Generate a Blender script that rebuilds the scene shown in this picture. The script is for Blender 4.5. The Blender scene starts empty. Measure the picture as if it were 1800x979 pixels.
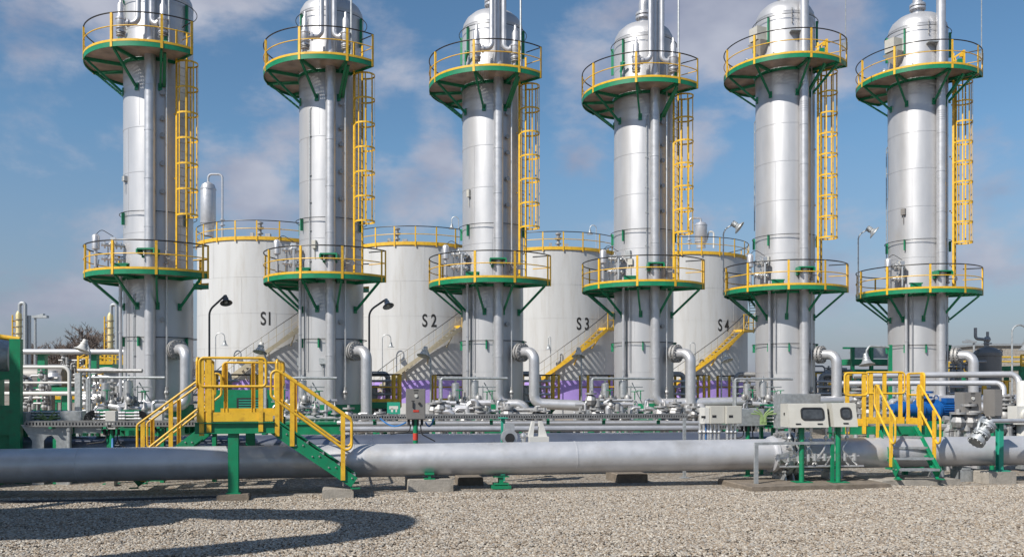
import bpy, bmesh, math, random
import numpy as np
from mathutils import Vector, Matrix, noise

random.seed(7)
R_ = math.radians
scene = bpy.context.scene
COL = scene.collection

# ------------------------------------------------------------------ camera
F, CX, HZ, EYE = 1550.0, 900.0, 680.0, 1.95       # focal length / principal point (in 1800 px units), eye height
cam_d = bpy.data.cameras.new("camera")
cam = bpy.data.objects.new("camera", cam_d)
COL.objects.link(cam)
cam.location = (0, 0, EYE)
cam.rotation_euler = (R_(90), 0, 0)
cam_d.sensor_width = 36.0
cam_d.lens = 36.0 * F / 1800.0
cam_d.shift_y = (HZ - 489.5) / 1800.0
cam_d.clip_start = 0.1
cam_d.clip_end = 3000
scene.camera = cam

# ------------------------------------------------------------------ sun and sky
SUN_AZ = -45.0      # degrees from the camera's back (negative: from the left)
SUN_EL = 43.0
sun_vec = Vector((math.sin(R_(SUN_AZ)) * math.cos(R_(SUN_EL)), -math.cos(R_(SUN_AZ)) * math.cos(R_(SUN_EL)), math.sin(R_(SUN_EL))))
sl = bpy.data.lights.new("sun", 'SUN')
sl.energy = 5.0
sl.angle = R_(0.5)
sl.color = (1.0, 0.95, 0.87)
sun = bpy.data.objects.new("sun", sl)
COL.objects.link(sun)
sun.rotation_euler = (-sun_vec).to_track_quat('-Z', 'Y').to_euler()

world = bpy.data.worlds.new("World")
scene.world = world
world.use_nodes = True
wn, wl = world.node_tree.nodes, world.node_tree.links
wn.clear()
w_out = wn.new('ShaderNodeOutputWorld')
w_bg = wn.new('ShaderNodeBackground')
w_bg.inputs['Strength'].default_value = 0.09
sky = wn.new('ShaderNodeTexSky')
sky.sky_type = 'NISHITA'
sky.sun_disc = False
sky.sun_elevation = R_(SUN_EL)
sky.sun_rotation = R_(180.0 + -SUN_AZ) if False else math.atan2(sun_vec.x, sun_vec.y)
sky.altitude = 100
sky.air_density = 1.0
sky.dust_density = 0.6
sky.ozone_density = 2.5
hs = wn.new('ShaderNodeHueSaturation')
hs.inputs['Saturation'].default_value = 1.14
hs.inputs['Hue'].default_value = 0.494
hs.inputs['Value'].default_value = 1.06
wl.new(sky.outputs[0], hs.inputs['Color'])
# clouds: noise on the sky dome, flattened towards the horizon
tc = wn.new('ShaderNodeTexCoord')
mp = wn.new('ShaderNodeMapping')
mp.inputs['Location'].default_value = (0.35, 0.2, 0.93)
mp.inputs['Scale'].default_value = (1.0, 1.0, 1.7)
wl.new(tc.outputs['Generated'], mp.inputs['Vector'])
n1 = wn.new('ShaderNodeTexNoise')
n1.inputs['Scale'].default_value = 7.0
n1.inputs['Detail'].default_value = 9.0
n1.inputs['Roughness'].default_value = 0.58
n1.inputs['Distortion'].default_value = 0.15
wl.new(mp.outputs[0], n1.inputs['Vector'])
# banks of cloud standing in fixed directions of the sky, broken up by the noise
acc = None
for (az, el, rad, amp) in ((-25, 23, 0.15, .30), (-17, 25.5, 0.11, .26), (-23, 14.5, 0.07, .22), (-25, 9.5, 0.12, .20), (-14, 15.0, 0.09, .28), (-16, 12.0, 0.11, .26), (-9, 13.5, 0.06, .2), (-4.7, 14.8, 0.065, .27), (-6.5, 12.0, 0.08, .25),
                           (4.5, 20, 0.10, .28), (4.2, 14.5, 0.06, .25), (7, 24, 0.13, .28), (11.8, 15.0, 0.075, .26), (14, 23, 0.17, .30), (19, 20, 0.13, .24), (27, 10.5, 0.12, .22), (20, 8, 0.14, .16), (12, 10, 0.08, .14), (60, 25, .4, .2), (-70, 30, .4, .2), (150, 30, .6, .15)):
    d = (math.sin(R_(az)) * math.cos(R_(el)), math.cos(R_(az)) * math.cos(R_(el)), math.sin(R_(el)))
    vd = wn.new('ShaderNodeVectorMath'); vd.operation = 'DISTANCE'
    wl.new(tc.outputs['Generated'], vd.inputs[0]); vd.inputs[1].default_value = d
    mrb = wn.new('ShaderNodeMapRange'); mrb.interpolation_type = 'SMOOTHSTEP'
    mrb.inputs['From Min'].default_value = 0.0; mrb.inputs['From Max'].default_value = rad
    mrb.inputs['To Min'].default_value = amp; mrb.inputs['To Max'].default_value = 0.0
    wl.new(vd.outputs['Value'], mrb.inputs['Value'])
    if acc is None: acc = mrb.outputs[0]
    else:
        ad_ = wn.new('ShaderNodeMath'); ad_.operation = 'MAXIMUM'
        wl.new(acc, ad_.inputs[0]); wl.new(mrb.outputs[0], ad_.inputs[1]); acc = ad_.outputs[0]
ad_ = wn.new('ShaderNodeMath'); ad_.operation = 'ADD'
wl.new(n1.outputs['Fac'], ad_.inputs[0]); wl.new(acc, ad_.inputs[1])
cloud_fac = ad_.outputs[0]
cr = wn.new('ShaderNodeValToRGB')
cr.color_ramp.interpolation = 'EASE'
cr.color_ramp.elements[0].position = 0.54
cr.color_ramp.elements[0].color = (0, 0, 0, 1)
cr.color_ramp.elements[1].position = 0.80
cr.color_ramp.elements[1].color = (0.85, 0.85, 0.85, 1)
wl.new(cloud_fac, cr.inputs[0])
n2 = wn.new('ShaderNodeTexNoise')
n2.inputs['Scale'].default_value = 9.0
n2.inputs['Detail'].default_value = 4.0
wl.new(mp.outputs[0], n2.inputs['Vector'])
cc = wn.new('ShaderNodeValToRGB')
cc.color_ramp.elements[0].position = 0.3
cc.color_ramp.elements[0].color = (2.9, 3.1, 4.1, 1)
cc.color_ramp.elements[1].position = 0.7
cc.color_ramp.elements[1].color = (5.5, 5.6, 6.3, 1)
wl.new(n2.outputs['Fac'], cc.inputs[0])
# greyish band of haze low over the horizon
sx = wn.new('ShaderNodeSeparateXYZ')
wl.new(tc.outputs['Generated'], sx.inputs[0])
hr = wn.new('ShaderNodeMapRange')
hr.inputs['From Min'].default_value = 0.0
hr.inputs['From Max'].default_value = 0.26
hr.inputs['To Min'].default_value = 0.85
hr.inputs['To Max'].default_value = 0.0
wl.new(sx.outputs['Z'], hr.inputs['Value'])
mh = wn.new('ShaderNodeMixRGB')
mh.inputs['Color2'].default_value = (1.95, 2.2, 3.2, 1)
wl.new(hr.outputs[0], mh.inputs['Fac'])
wl.new(hs.outputs[0], mh.inputs['Color1'])
mx = wn.new('ShaderNodeMixRGB')
wl.new(cr.outputs['Color'], mx.inputs['Fac'])
wl.new(mh.outputs[0], mx.inputs['Color1'])
wl.new(cc.outputs['Color'], mx.inputs['Color2'])
wl.new(mx.outputs[0], w_bg.inputs['Color'])
wl.new(w_bg.outputs[0], w_out.inputs['Surface'])

scene.view_settings.view_transform = 'Standard'
scene.view_settings.look = 'None'
scene.view_settings.exposure = 0.25
scene.view_settings.gamma = 1.0
scene.view_settings.use_curve_mapping = False

# ------------------------------------------------------------------ materials
def mat(name, base, rough=0.5, metal=0.0, var=0.12, scale=6.0, bump=0.0, bscale=60.0, stretch=(1, 1, 1), dirt=None, dscale=2.0, damt=0.5, spec=0.5):
    m = bpy.data.materials.new(name)
    m.use_nodes = True
    n, l = m.node_tree.nodes, m.node_tree.links
    b = n['Principled BSDF']
    b.inputs['Metallic'].default_value = metal
    b.inputs['Specular IOR Level'].default_value = spec
    t = n.new('ShaderNodeTexCoord')
    mp_ = n.new('ShaderNodeMapping')
    mp_.inputs['Scale'].default_value = stretch
    l.new(t.outputs['Object'], mp_.inputs[0])
    no = n.new('ShaderNodeTexNoise')
    no.inputs['Scale'].default_value = scale
    no.inputs['Detail'].default_value = 5
    l.new(mp_.outputs[0], no.inputs['Vector'])
    r = n.new('ShaderNodeValToRGB')
    lo = tuple(max(0, c * (1 - var)) for c in base) + (1,)
    hi = tuple(min(1, c * (1 + var)) for c in base) + (1,)
    r.color_ramp.elements[0].position = 0.3
    r.color_ramp.elements[0].color = lo
    r.color_ramp.elements[1].position = 0.7
    r.color_ramp.elements[1].color = hi
    l.new(no.outputs['Fac'], r.inputs[0])
    outc = r.outputs[0]
    if dirt:
        nd = n.new('ShaderNodeTexNoise')
        nd.inputs['Scale'].default_value = dscale
        nd.inputs['Detail'].default_value = 8
        nd.inputs['Roughness'].default_value = 0.65
        l.new(mp_.outputs[0], nd.inputs['Vector'])
        rd = n.new('ShaderNodeValToRGB')
        rd.color_ramp.elements[0].position = 0.5
        rd.color_ramp.elements[0].color = (0, 0, 0, 1)
        rd.color_ramp.elements[1].position = 0.72
        rd.color_ramp.elements[1].color = (damt, damt, damt, 1)
        l.new(nd.outputs['Fac'], rd.inputs[0])
        mxd = n.new('ShaderNodeMixRGB')
        mxd.inputs['Color2'].default_value = tuple(dirt) + (1,)
        l.new(rd.outputs[0], mxd.inputs['Fac'])
        l.new(outc, mxd.inputs['Color1'])
        outc = mxd.outputs[0]
    l.new(outc, b.inputs['Base Color'])
    rr = n.new('ShaderNodeMapRange')
    rr.inputs['To Min'].default_value = max(0.03, rough - 0.08)
    rr.inputs['To Max'].default_value = min(1, rough + 0.08)
    l.new(no.outputs['Fac'], rr.inputs['Value'])
    l.new(rr.outputs[0], b.inputs['Roughness'])
    if bump > 0:
        nb = n.new('ShaderNodeTexNoise')
        nb.inputs['Scale'].default_value = bscale
        nb.inputs['Detail'].default_value = 4
        l.new(mp_.outputs[0], nb.inputs['Vector'])
        bp = n.new('ShaderNodeBump')
        bp.inputs['Strength'].default_value = bump
        bp.inputs['Distance'].default_value = 0.02
        l.new(nb.outputs['Fac'], bp.inputs['Height'])
        l.new(bp.outputs[0], b.inputs['Normal'])
    return m

M = {}
M['clad'] = mat('aluminium_cladding', (0.48, 0.48, 0.49), 0.41, 0.46, 0.06, 2.2, 0.16, 3.0, (1, 1, 0.25), dirt=(0.42, 0.41, 0.40), dscale=1.6, damt=0.28)
M['clad2'] = mat('aluminium_jacket', (0.52, 0.52, 0.535), 0.38, 0.55, 0.07, 4, 0.10, 9.0, (1, 1, 1), dirt=(0.38, 0.37, 0.36), dscale=3, damt=0.35)
M['pipe'] = mat('silver_paint', (0.52, 0.525, 0.545), 0.45, 0.45, 0.08, 3, 0.12, 12.0, dirt=(0.34, 0.325, 0.30), dscale=1.6, damt=0.5)
M['shadejacket'] = mat('shade_dark_jacket', (0.20, 0.22, 0.27), 0.30, 0.7, 0.1, 3, dirt=(0.15, 0.15, 0.16), dscale=3, damt=0.4)  # silver pipe given a darker bluish base in place of shade and reflected ground
M['lamp'] = mat('weathered_lamp_grey', (0.13, 0.13, 0.135), 0.5, 0.2, 0.15, 8)
M['tray'] = mat('tray_steel', (0.24, 0.24, 0.24), 0.5, 0.5, 0.15, 9)
M['steel'] = mat('bare_steel', (0.36, 0.36, 0.36), 0.58, 0.55, 0.2, 15, 0.1, 40, dirt=(0.16, 0.12, 0.09), dscale=9, damt=0.6)
M['bright'] = mat('stainless', (0.60, 0.60, 0.60), 0.38, 0.8, 0.08, 12)
M['galv'] = mat('galvanised', (0.40, 0.42, 0.43), 0.5, 0.6, 0.18, 14, dirt=(0.25, 0.25, 0.25), dscale=6, damt=0.4)
M['green'] = mat('green_paint', (0.004, 0.19, 0.085), 0.42, 0, 0.12, 3.5, 0.04, 30, dirt=(0.03, 0.09, 0.05), dscale=8, damt=0.6)
M['teal'] = mat('teal_paint', (0.02, 0.28, 0.19), 0.45, 0, 0.1, 4)
M['yellow'] = mat('yellow_paint', (0.68, 0.405, 0.028), 0.42, 0, 0.10, 4, 0.03, 30, dirt=(0.30, 0.15, 0.03), dscale=9, damt=0.6)
M['tan'] = mat('faded_cream_paint', (0.36, 0.32, 0.23), 0.6, 0, 0.15, 5, dirt=(0.28, 0.17, 0.09), dscale=5, damt=0.5)
M['black'] = mat('black_rail', (0.018, 0.018, 0.02), 0.4, 0, 0.2, 6)
M['dark'] = mat('dark_rubber', (0.02, 0.02, 0.022), 0.6, 0, 0.3, 10)
M['white'] = mat('white_paint', (0.54, 0.535, 0.51), 0.5, 0, 0.05, 4, dirt=(0.5, 0.47, 0.42), dscale=4, damt=0.4)
M['beige'] = mat('beige_enclosure', (0.44, 0.43, 0.39), 0.45, 0, 0.05, 6, dirt=(0.4, 0.38, 0.33), dscale=7, damt=0.35)
M['greybox'] = mat('grey_enclosure', (0.20, 0.19, 0.18), 0.5, 0.1, 0.07, 6, dirt=(0.18, 0.17, 0.16), dscale=6, damt=0.4)
M['blue'] = mat('blue_motor_paint', (0.006, 0.085, 0.30), 0.4, 0, 0.1, 5, dirt=(0.03, 0.1, 0.25), dscale=9, damt=0.4)
M['red'] = mat('red_paint', (0.5, 0.05, 0.03), 0.5, 0, 0.1, 6)
M['rust'] = mat('rusted_iron', (0.15, 0.075, 0.04), 0.85, 0.2, 0.4, 14, 0.2, 50)
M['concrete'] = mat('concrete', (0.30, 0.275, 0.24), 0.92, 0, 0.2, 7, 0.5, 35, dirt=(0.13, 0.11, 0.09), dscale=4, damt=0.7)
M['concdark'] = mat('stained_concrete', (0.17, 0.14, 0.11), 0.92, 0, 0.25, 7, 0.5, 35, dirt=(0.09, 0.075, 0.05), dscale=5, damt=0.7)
M['letter'] = mat('black_lettering', (0.02, 0.02, 0.02), 0.6, 0, 0.1, 5)
M['bark'] = mat('bare_bark', (0.13, 0.10, 0.085), 0.95, 0, 0.3, 4)
M['purple'] = mat('purple_paint', (0.36, 0.25, 0.62), 0.6, 0, 0.06, 3, dirt=(0.3, 0.22, 0.48), dscale=2, damt=0.5)
M['cable'] = mat('blue_cable', (0.03, 0.16, 0.42), 0.5)
M['lime'] = mat('green_yellow_conduit', (0.22, 0.31, 0.13), 0.5)
M['cream'] = mat('cream_distant', (0.55, 0.46, 0.24), 0.5, 0.2, 0.15, 2)
M['glass'] = mat('dark_glass', (0.05, 0.055, 0.06), 0.10, 0, 0.4, 9)
M['wood'] = mat('weathered_timber', (0.20, 0.16, 0.11), 0.9, 0, 0.3, 5, 0.4, 30, (6, 1, 1))

def tank_mat():
    m = mat('tank_paint', (0.50, 0.502, 0.50), 0.5, 0.05, 0.04, 1.2, 0.08, 2, (1, 1, 0.10), dirt=(0.40, 0.38, 0.35), dscale=3.2, damt=0.62)
    return m
M['tank'] = tank_mat()

def grating_mat(name, base, px_, py_, wx, wy):
    m = bpy.data.materials.new(name)
    m.use_nodes = True
    n, l = m.node_tree.nodes, m.node_tree.links
    b = n['Principled BSDF']
    b.inputs['Roughness'].default_value = 0.75
    b.inputs['Metallic'].default_value = 0.1
    t = n.new('ShaderNodeTexCoord')
    no = n.new('ShaderNodeTexNoise')
    no.inputs['Scale'].default_value = 1.7
    l.new(t.outputs['Object'], no.inputs['Vector'])
    r = n.new('ShaderNodeValToRGB')
    r.color_ramp.elements[0].color = tuple(c * 0.7 for c in base) + (1,)
    r.color_ramp.elements[0].position = 0.35
    r.color_ramp.elements[1].color = tuple(c * 1.25 for c in base) + (1,)
    r.color_ramp.elements[1].position = 0.65
    l.new(no.outputs['Fac'], r.inputs[0])
    l.new(r.outputs[0], b.inputs['Base Color'])
    s = n.new('ShaderNodeSeparateXYZ')
    l.new(t.outputs['Object'], s.inputs[0])
    def bars(o, p, w):
        a = n.new('ShaderNodeMath'); a.operation = 'DIVIDE'; a.inputs[1].default_value = p
        l.new(o, a.inputs[0])
        f = n.new('ShaderNodeMath'); f.operation = 'FRACT'
        l.new(a.outputs[0], f.inputs[0])
        c = n.new('ShaderNodeMath'); c.operation = 'LESS_THAN'; c.inputs[1].default_value = w
        l.new(f.outputs[0], c.inputs[0])
        return c.outputs[0]
    mxm = n.new('ShaderNodeMath'); mxm.operation = 'MAXIMUM'
    l.new(bars(s.outputs['X'], px_, wx), mxm.inputs[0])
    l.new(bars(s.outputs['Y'], py_, wy), mxm.inputs[1])
    l.new(mxm.outputs[0], b.inputs['Alpha'])
    return m
M['grating'] = grating_mat('rusty_grating', (0.42, 0.31, 0.25), 0.075, 0.10, 0.64, 0.52)

def gravel_mat(name, pebble=False):
    m = bpy.data.materials.new(name)
    m.use_nodes = True
    n, l = m.node_tree.nodes, m.node_tree.links
    b = n['Principled BSDF']
    b.inputs['Roughness'].default_value = 0.85
    r = n.new('ShaderNodeValToRGB')
    cols = [(0.0, (0.12, 0.10, 0.082)), (0.2, (0.20, 0.155, 0.112)), (0.4, (0.31, 0.25, 0.185)), (0.6, (0.26, 0.25, 0.235)), (0.8, (0.37, 0.32, 0.255)), (1.0, (0.46, 0.43, 0.38))]
    els = r.color_ramp.elements
    els[0].position, els[0].color = cols[0][0], cols[0][1] + (1,)
    els[1].position, els[1].color = cols[-1][0], cols[-1][1] + (1,)
    for p, c in cols[1:-1]:
        e = els.new(p); e.color = c + (1,)
    if pebble:
        oi = n.new('ShaderNodeObjectInfo')
        l.new(oi.outputs['Random'], r.inputs[0])
        l.new(r.outputs[0], b.inputs['Base Color'])
        return m
    t = n.new('ShaderNodeTexCoord')
    v = n.new('ShaderNodeTexVoronoi')
    v.inputs['Scale'].default_value = 24
    l.new(t.outputs['Object'], v.inputs['Vector'])
    sp = n.new('ShaderNodeSeparateColor')
    l.new(v.outputs['Color'], sp.inputs[0])
    l.new(sp.outputs[0], r.inputs[0])
    no = n.new('ShaderNodeTexNoise')
    no.inputs['Scale'].default_value = 0.5
    no.inputs['Detail'].default_value = 6
    l.new(t.outputs['Object'], no.inputs['Vector'])
    mr = n.new('ShaderNodeMapRange')
    mr.inputs['From Min'].default_value = 0.3; mr.inputs['From Max'].default_value = 0.7
    mr.inputs['To Min'].default_value = 0.72; mr.inputs['To Max'].default_value = 1.0
    l.new(no.outputs['Fac'], mr.inputs['Value'])
    mm = n.new('ShaderNodeMixRGB'); mm.blend_type = 'MULTIPLY'; mm.inputs['Fac'].default_value = 1
    l.new(r.outputs[0], mm.inputs['Color1']); l.new(mr.outputs[0], mm.inputs['Color2'])
    l.new(mm.outputs[0], b.inputs['Base Color'])
    bp = n.new('ShaderNodeBump')
    bp.invert = True
    bp.inputs['Strength'].default_value = 0.9
    bp.inputs['Distance'].default_value = 0.03
    l.new(v.outputs['Distance'], bp.inputs['Height'])
    l.new(bp.outputs[0], b.inputs['Normal'])
    return m
M['gravel'] = gravel_mat('gravel_bed')
M['pebble'] = gravel_mat('pebbles', True)

# ------------------------------------------------------------------ helpers
def P(px, py, Y):
    return Vector(((px - CX) / F * Y, Y, EYE - (py - HZ) / F * Y))

def Yrow(px, Y0):          # depth at picture column px of a line parallel to the pipeline that lies Y0 deep at column 760
    return Y0 * 0.9356 / (1 - 0.0000847 * px)

YAW = R_(10.8)

def fillet(pts, br, n=6):
    pts = [Vector(p) for p in pts]
    out = [pts[0]]
    for i in range(1, len(pts) - 1):
        a, b, c = pts[i - 1], pts[i], pts[i + 1]
        d1, d2 = (a - b), (c - b)
        l1, l2 = d1.length, d2.length
        d1.normalize(); d2.normalize()
        ang = d1.angle(d2)
        if ang > 3.05:
            out.append(b); continue
        t = min(br / math.tan(ang / 2), l1 * 0.49, l2 * 0.49)
        r = t * math.tan(ang / 2)
        bis = (d1 + d2).normalized()
        cen = b + bis * (r / math.sin(ang / 2))
        s, e = b + d1 * t - cen, b + d2 * t - cen
        tot = s.angle(e)
        ax = s.cross(e).normalized()
        for k in range(n + 1):
            out.append(cen + Matrix.Rotation(tot * k / n, 3, ax) @ s)
    out.append(pts[-1])
    return out

class MB:
    def __init__(s):
        s.v, s.f = [], []
    def add(s, vs, fs):
        o = len(s.v)
        s.v += [tuple(v) for v in vs]
        s.f += [tuple(i + o for i in f) for f in fs]
        return s
    def box(s, c, d, rz=0.0, mtx=None):
        c = Vector(c)
        h = Vector(d) / 2
        rot = mtx if mtx is not None else Matrix.Rotation(rz, 3, 'Z')
        vs = [c + rot @ Vector((x * h.x, y * h.y, z * h.z)) for z in (-1, 1) for y in (-1, 1) for x in (-1, 1)]
        return s.add(vs, [(0, 2, 3, 1), (4, 5, 7, 6), (0, 1, 5, 4), (2, 6, 7, 3), (0, 4, 6, 2), (1, 3, 7, 5)])
    def beam(s, p0, p1, w, h, up=(0, 0, 1)):
        p0, p1 = Vector(p0), Vector(p1)
        d = (p1 - p0)
        L = d.length
        d.normalize()
        u = Vector(up)
        sd = d.cross(u)
        if sd.length < 1e-4:
            sd = d.cross(Vector((1, 0, 0)))
        sd.normalize()
        u = sd.cross(d)
        rot = Matrix((sd, d, u)).transposed()
        return s.box((p0 + p1) / 2, (w, L, h), mtx=rot)
    def tube(s, pts, r, seg=10, cap=True, closed=False):
        pts = [Vector(p) for p in pts]
        n = len(pts)
        vs, fs = [], []
        prev = None
        for i, p in enumerate(pts):
            if closed:
                t = pts[(i + 1) % n] - pts[i - 1]
            elif i == 0: t = pts[1] - p
            elif i == n - 1: t = p - pts[-2]
            else: t = (pts[i + 1] - p).normalized() + (p - pts[i - 1]).normalized()
            t.normalize()
            if prev is None:
                a = Vector((0, 0, 1)) if abs(t.z) < 0.9 else Vector((1, 0, 0))
                nn = (a - t * a.dot(t)).normalized()
            else:
                nn = (prev - t * prev.dot(t)).normalized()
            prev = nn
            bb = t.cross(nn)
            rr = r[i] if isinstance(r, (list, tuple)) else r
            for k in range(seg):
                a = 2 * math.pi * k / seg
                vs.append(p + (nn * math.cos(a) + bb * math.sin(a)) * rr)
        for i in range(n - 1 if not closed else n):
            j = (i + 1) % n
            for k in range(seg):
                k2 = (k + 1) % seg
                fs.append((i * seg + k, i * seg + k2, j * seg + k2, j * seg + k))
        if cap and not closed:
            fs.append(tuple(range(seg - 1, -1, -1)))
            fs.append(tuple((n - 1) * seg + k for k in range(seg)))
        return s.add(vs, fs)
    def cyl(s, p0, p1, r, seg=16, r1=None):
        return s.tube([p0, p1], [r, r if r1 is None else r1], seg)
    def lathe(s, prof, c=(0, 0, 0), axis=(0, 0, 1), seg=32):
        c = Vector(c)
        q = Vector((0, 0, 1)).rotation_difference(Vector(axis).normalized()).to_matrix()
        vs, fs = [], []
        n = len(prof)
        for (r, z) in prof:
            for k in range(seg):
                a = 2 * math.pi * k / seg
                vs.append(c + q @ Vector((r * math.cos(a), r * math.sin(a), z)))
        for i in range(n - 1):
            for k in range(seg):
                k2 = (k + 1) % seg
                fs.append((i * seg + k, i * seg + k2, (i + 1) * seg + k2, (i + 1) * seg + k))
        fs.append(tuple(range(seg - 1, -1, -1)))
        fs.append(tuple((n - 1) * seg + k for k in range(seg)))
        return s.add(vs, fs)
    def arcbox(s, r0, r1, z0, z1, a0, a1, n=40, c=(0, 0, 0)):
        c = Vector(c)
        full = abs(abs(a1 - a0) - 360) < 0.01
        cnt = n if full else n + 1
        vs, fs = [], []
        for i in range(cnt):
            a = R_(a0 + (a1 - a0) * i / n)
            d = Vector((math.sin(a), -math.cos(a), 0))
            for (r, z) in ((r0, z0), (r1, z0), (r1, z1), (r0, z1)):
                vs.append(c + d * r + Vector((0, 0, z)))
        for i in range(n):
            j = (i + 1) % cnt
            for k in range(4):
                k2 = (k + 1) % 4
                fs.append((i * 4 + k, i * 4 + k2, j * 4 + k2, j * 4 + k))
        if not full:
            fs.append((0, 1, 2, 3)); fs.append(tuple((cnt - 1) * 4 + k for k in (3, 2, 1, 0)))
        return s.add(vs, fs)
    def prism(s, poly, ext):
        ext = Vector(ext)
        poly = [Vector(p) for p in poly]
        n = len(poly)
        vs = poly + [p + ext for p in poly]
        fs = [tuple(range(n - 1, -1, -1)), tuple(range(n, 2 * n))]
        for i in range(n):
            j = (i + 1) % n
            fs.append((i, j, n + j, n + i))
        return s.add(vs, fs)
    def sphere(s, c, r, seg=14, sc=(1, 1, 1)):
        c = Vector(c)
        n = seg // 2
        vs, fs = [], []
        for i in range(1, n):
            th = math.pi * i / n
            for k in range(seg):
                a = 2 * math.pi * k / seg
                vs.append(c + Vector((r * sc[0] * math.sin(th) * math.cos(a), r * sc[1] * math.sin(th) * math.sin(a), r * sc[2] * math.cos(th))))
        t = len(vs); vs.append(c + Vector((0, 0, r * sc[2]))); vs.append(c - Vector((0, 0, r * sc[2])))
        for i in range(n - 2):
            for k in range(seg):
                k2 = (k + 1) % seg
                fs.append((i * seg + k, (i + 1) * seg + k, (i + 1) * seg + k2, i * seg + k2))
        for k in range(seg):
            k2 = (k + 1) % seg
            fs.append((t, k, k2)); fs.append((t + 1, (n - 2) * seg + k2, (n - 2) * seg + k))
        return s.add(vs, fs)
    def flange(s, c, axis, r, t, bolts=0, seg=20):
        c, ax = Vector(c), Vector(axis).normalized()
        s.cyl(c - ax * t / 2, c + ax * t / 2, r, seg)
        if bolts:
            a = Vector((0, 0, 1)) if abs(ax.z) < 0.9 else Vector((1, 0, 0))
            u = (a - ax * a.dot(ax)).normalized(); w = ax.cross(u)
            for k in range(bolts):
                th = 2 * math.pi * (k + 0.5) / bolts
                p = c + (u * math.cos(th) + w * math.sin(th)) * r * 0.84
                s.cyl(p - ax * t * 0.95, p + ax * t * 0.95, r * 0.085, 6)
        return s

def obj(name, mb, m, parent=None, label=None, sharp=32, kind=None):
    me = bpy.data.meshes.new(name)
    me.from_pydata(mb.v, [], mb.f)
    me.update()
    bm = bmesh.new(); bm.from_mesh(me)
    bmesh.ops.recalc_face_normals(bm, faces=bm.faces)
    bm.to_mesh(me); bm.free()
    me.polygons.foreach_set('use_smooth', [True] * len(me.polygons))
    me.set_sharp_from_angle(angle=R_(sharp))
    me.materials.append(M[m] if isinstance(m, str) else m)
    o = bpy.data.objects.new(name, me)
    COL.objects.link(o)
    if parent is not None: o.parent = parent
    if label: o['label'] = label
    if kind: o['kind'] = kind
    return o

def thing(name, label, cat, loc=(0, 0, 0), rz=0.0, group=None):
    o = bpy.data.objects.new(name, None)
    o.empty_display_size = 0.3
    COL.objects.link(o)
    o.location = loc
    o.rotation_euler = (0, 0, rz)
    o['label'] = label; o['category'] = cat
    if group: o['group'] = group
    return o

def tag(o, label, cat, group=None):
    o['label'] = label; o['category'] = cat
    if group: o['group'] = group
    return o

def copy_tree(o, parent=None):
    c = o.copy()
    COL.objects.link(c)
    if parent is not None: c.parent = parent
    for ch in list(o.children):
        copy_tree(ch, c)
    return c

def dup(root, loc, label, rz=None, group=None):
    c = copy_tree(root)
    c.location = loc
    if rz is not None: c.rotation_euler = (0, 0, rz)
    c['label'] = label
    if group: c['group'] = group
    return c

def pol(a, r, z):
    a = R_(a)
    return Vector((math.sin(a) * r, -math.cos(a) * r, z))

def arc_pts(a0, a1, r, z, n=40):
    return [pol(a0 + (a1 - a0) * i / n, r, z) for i in range(n + 1)]

# ------------------------------------------------------------------ ground
g = MB()
g.add([(-900, -60, 0), (900, -60, 0), (900, 1500, 0), (-900, 1500, 0)], [(0, 1, 2, 3)])
ground = obj('gravel_ground', g, 'gravel', kind='structure')
ground['label'] = 'grey and beige gravel ground of the plant yard'

# loose pebbles lying on the ground, too many to count
pb = MB()
nx_, ny_ = 84, 30
vs_ = []
for j in range(ny_ + 1):
    for i in range(nx_ + 1):
        x = -9.5 + 21.0 * i / nx_
        y = 10.0 + (5.2 + 2.4 * i / nx_) * j / ny_
        vs_.append((x, y, 0.004 + 0.045 * max(0, noise.noise(Vector((x * 0.9, y * 1.3, 3.1))) + 0.15) + 0.02 * max(0, noise.noise(Vector((x * 2.9, y * 3.3, 1.1))))))
pb.add(vs_, [(j * (nx_ + 1) + i, j * (nx_ + 1) + i + 1, (j + 1) * (nx_ + 1) + i + 1, (j + 1) * (nx_ + 1) + i) for j in range(ny_) for i in range(nx_)])
peb = obj('loose_gravel', pb, 'pebble', kind='stuff')
peb['label'] = 'loose rounded pebbles covering the yard'
ng = bpy.data.node_groups.new('pebble_scatter', 'GeometryNodeTree')
ng.interface.new_socket('Geometry', in_out='INPUT', socket_type='NodeSocketGeometry')
ng.interface.new_socket('Geometry', in_out='OUTPUT', socket_type='NodeSocketGeometry')
gi = ng.nodes.new('NodeGroupInput'); go = ng.nodes.new('NodeGroupOutput')
dp = ng.nodes.new('GeometryNodeDistributePointsOnFaces')
dp.inputs['Density'].default_value = 1350
ip = ng.nodes.new('GeometryNodeInstanceOnPoints')
ico = ng.nodes.new('GeometryNodeMeshIcoSphere')
ico.inputs['Radius'].default_value = 1.0; ico.inputs['Subdivisions'].default_value = 2
sm = ng.nodes.new('GeometryNodeSetMaterial'); sm.inputs['Material'].default_value = M['pebble']
rv = ng.nodes.new('FunctionNodeRandomValue'); rv.data_type = 'FLOAT_VECTOR'
rv.inputs[0].default_value = (0.008, 0.006, 0.005); rv.inputs[1].default_value = (0.030, 0.021, 0.015)
rr_ = ng.nodes.new('FunctionNodeRandomValue'); rr_.data_type = 'FLOAT_VECTOR'
rr_.inputs[0].default_value = (-0.5, -0.5, 0); rr_.inputs[1].default_value = (0.5, 0.5, 6.28)
L = ng.links.new
L(gi.outputs[0], dp.inputs[0]); L(dp.outputs[0], ip.inputs['Points'])
L(ico.outputs[0], sm.inputs[0]); L(sm.outputs[0], ip.inputs['Instance'])
L(rv.outputs[0], ip.inputs['Scale']); L(rr_.outputs[0], ip.inputs['Rotation'])
L(ip.outputs[0], go.inputs[0])
md = peb.modifiers.new('scatter', 'NODES'); md.node_group = ng

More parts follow.
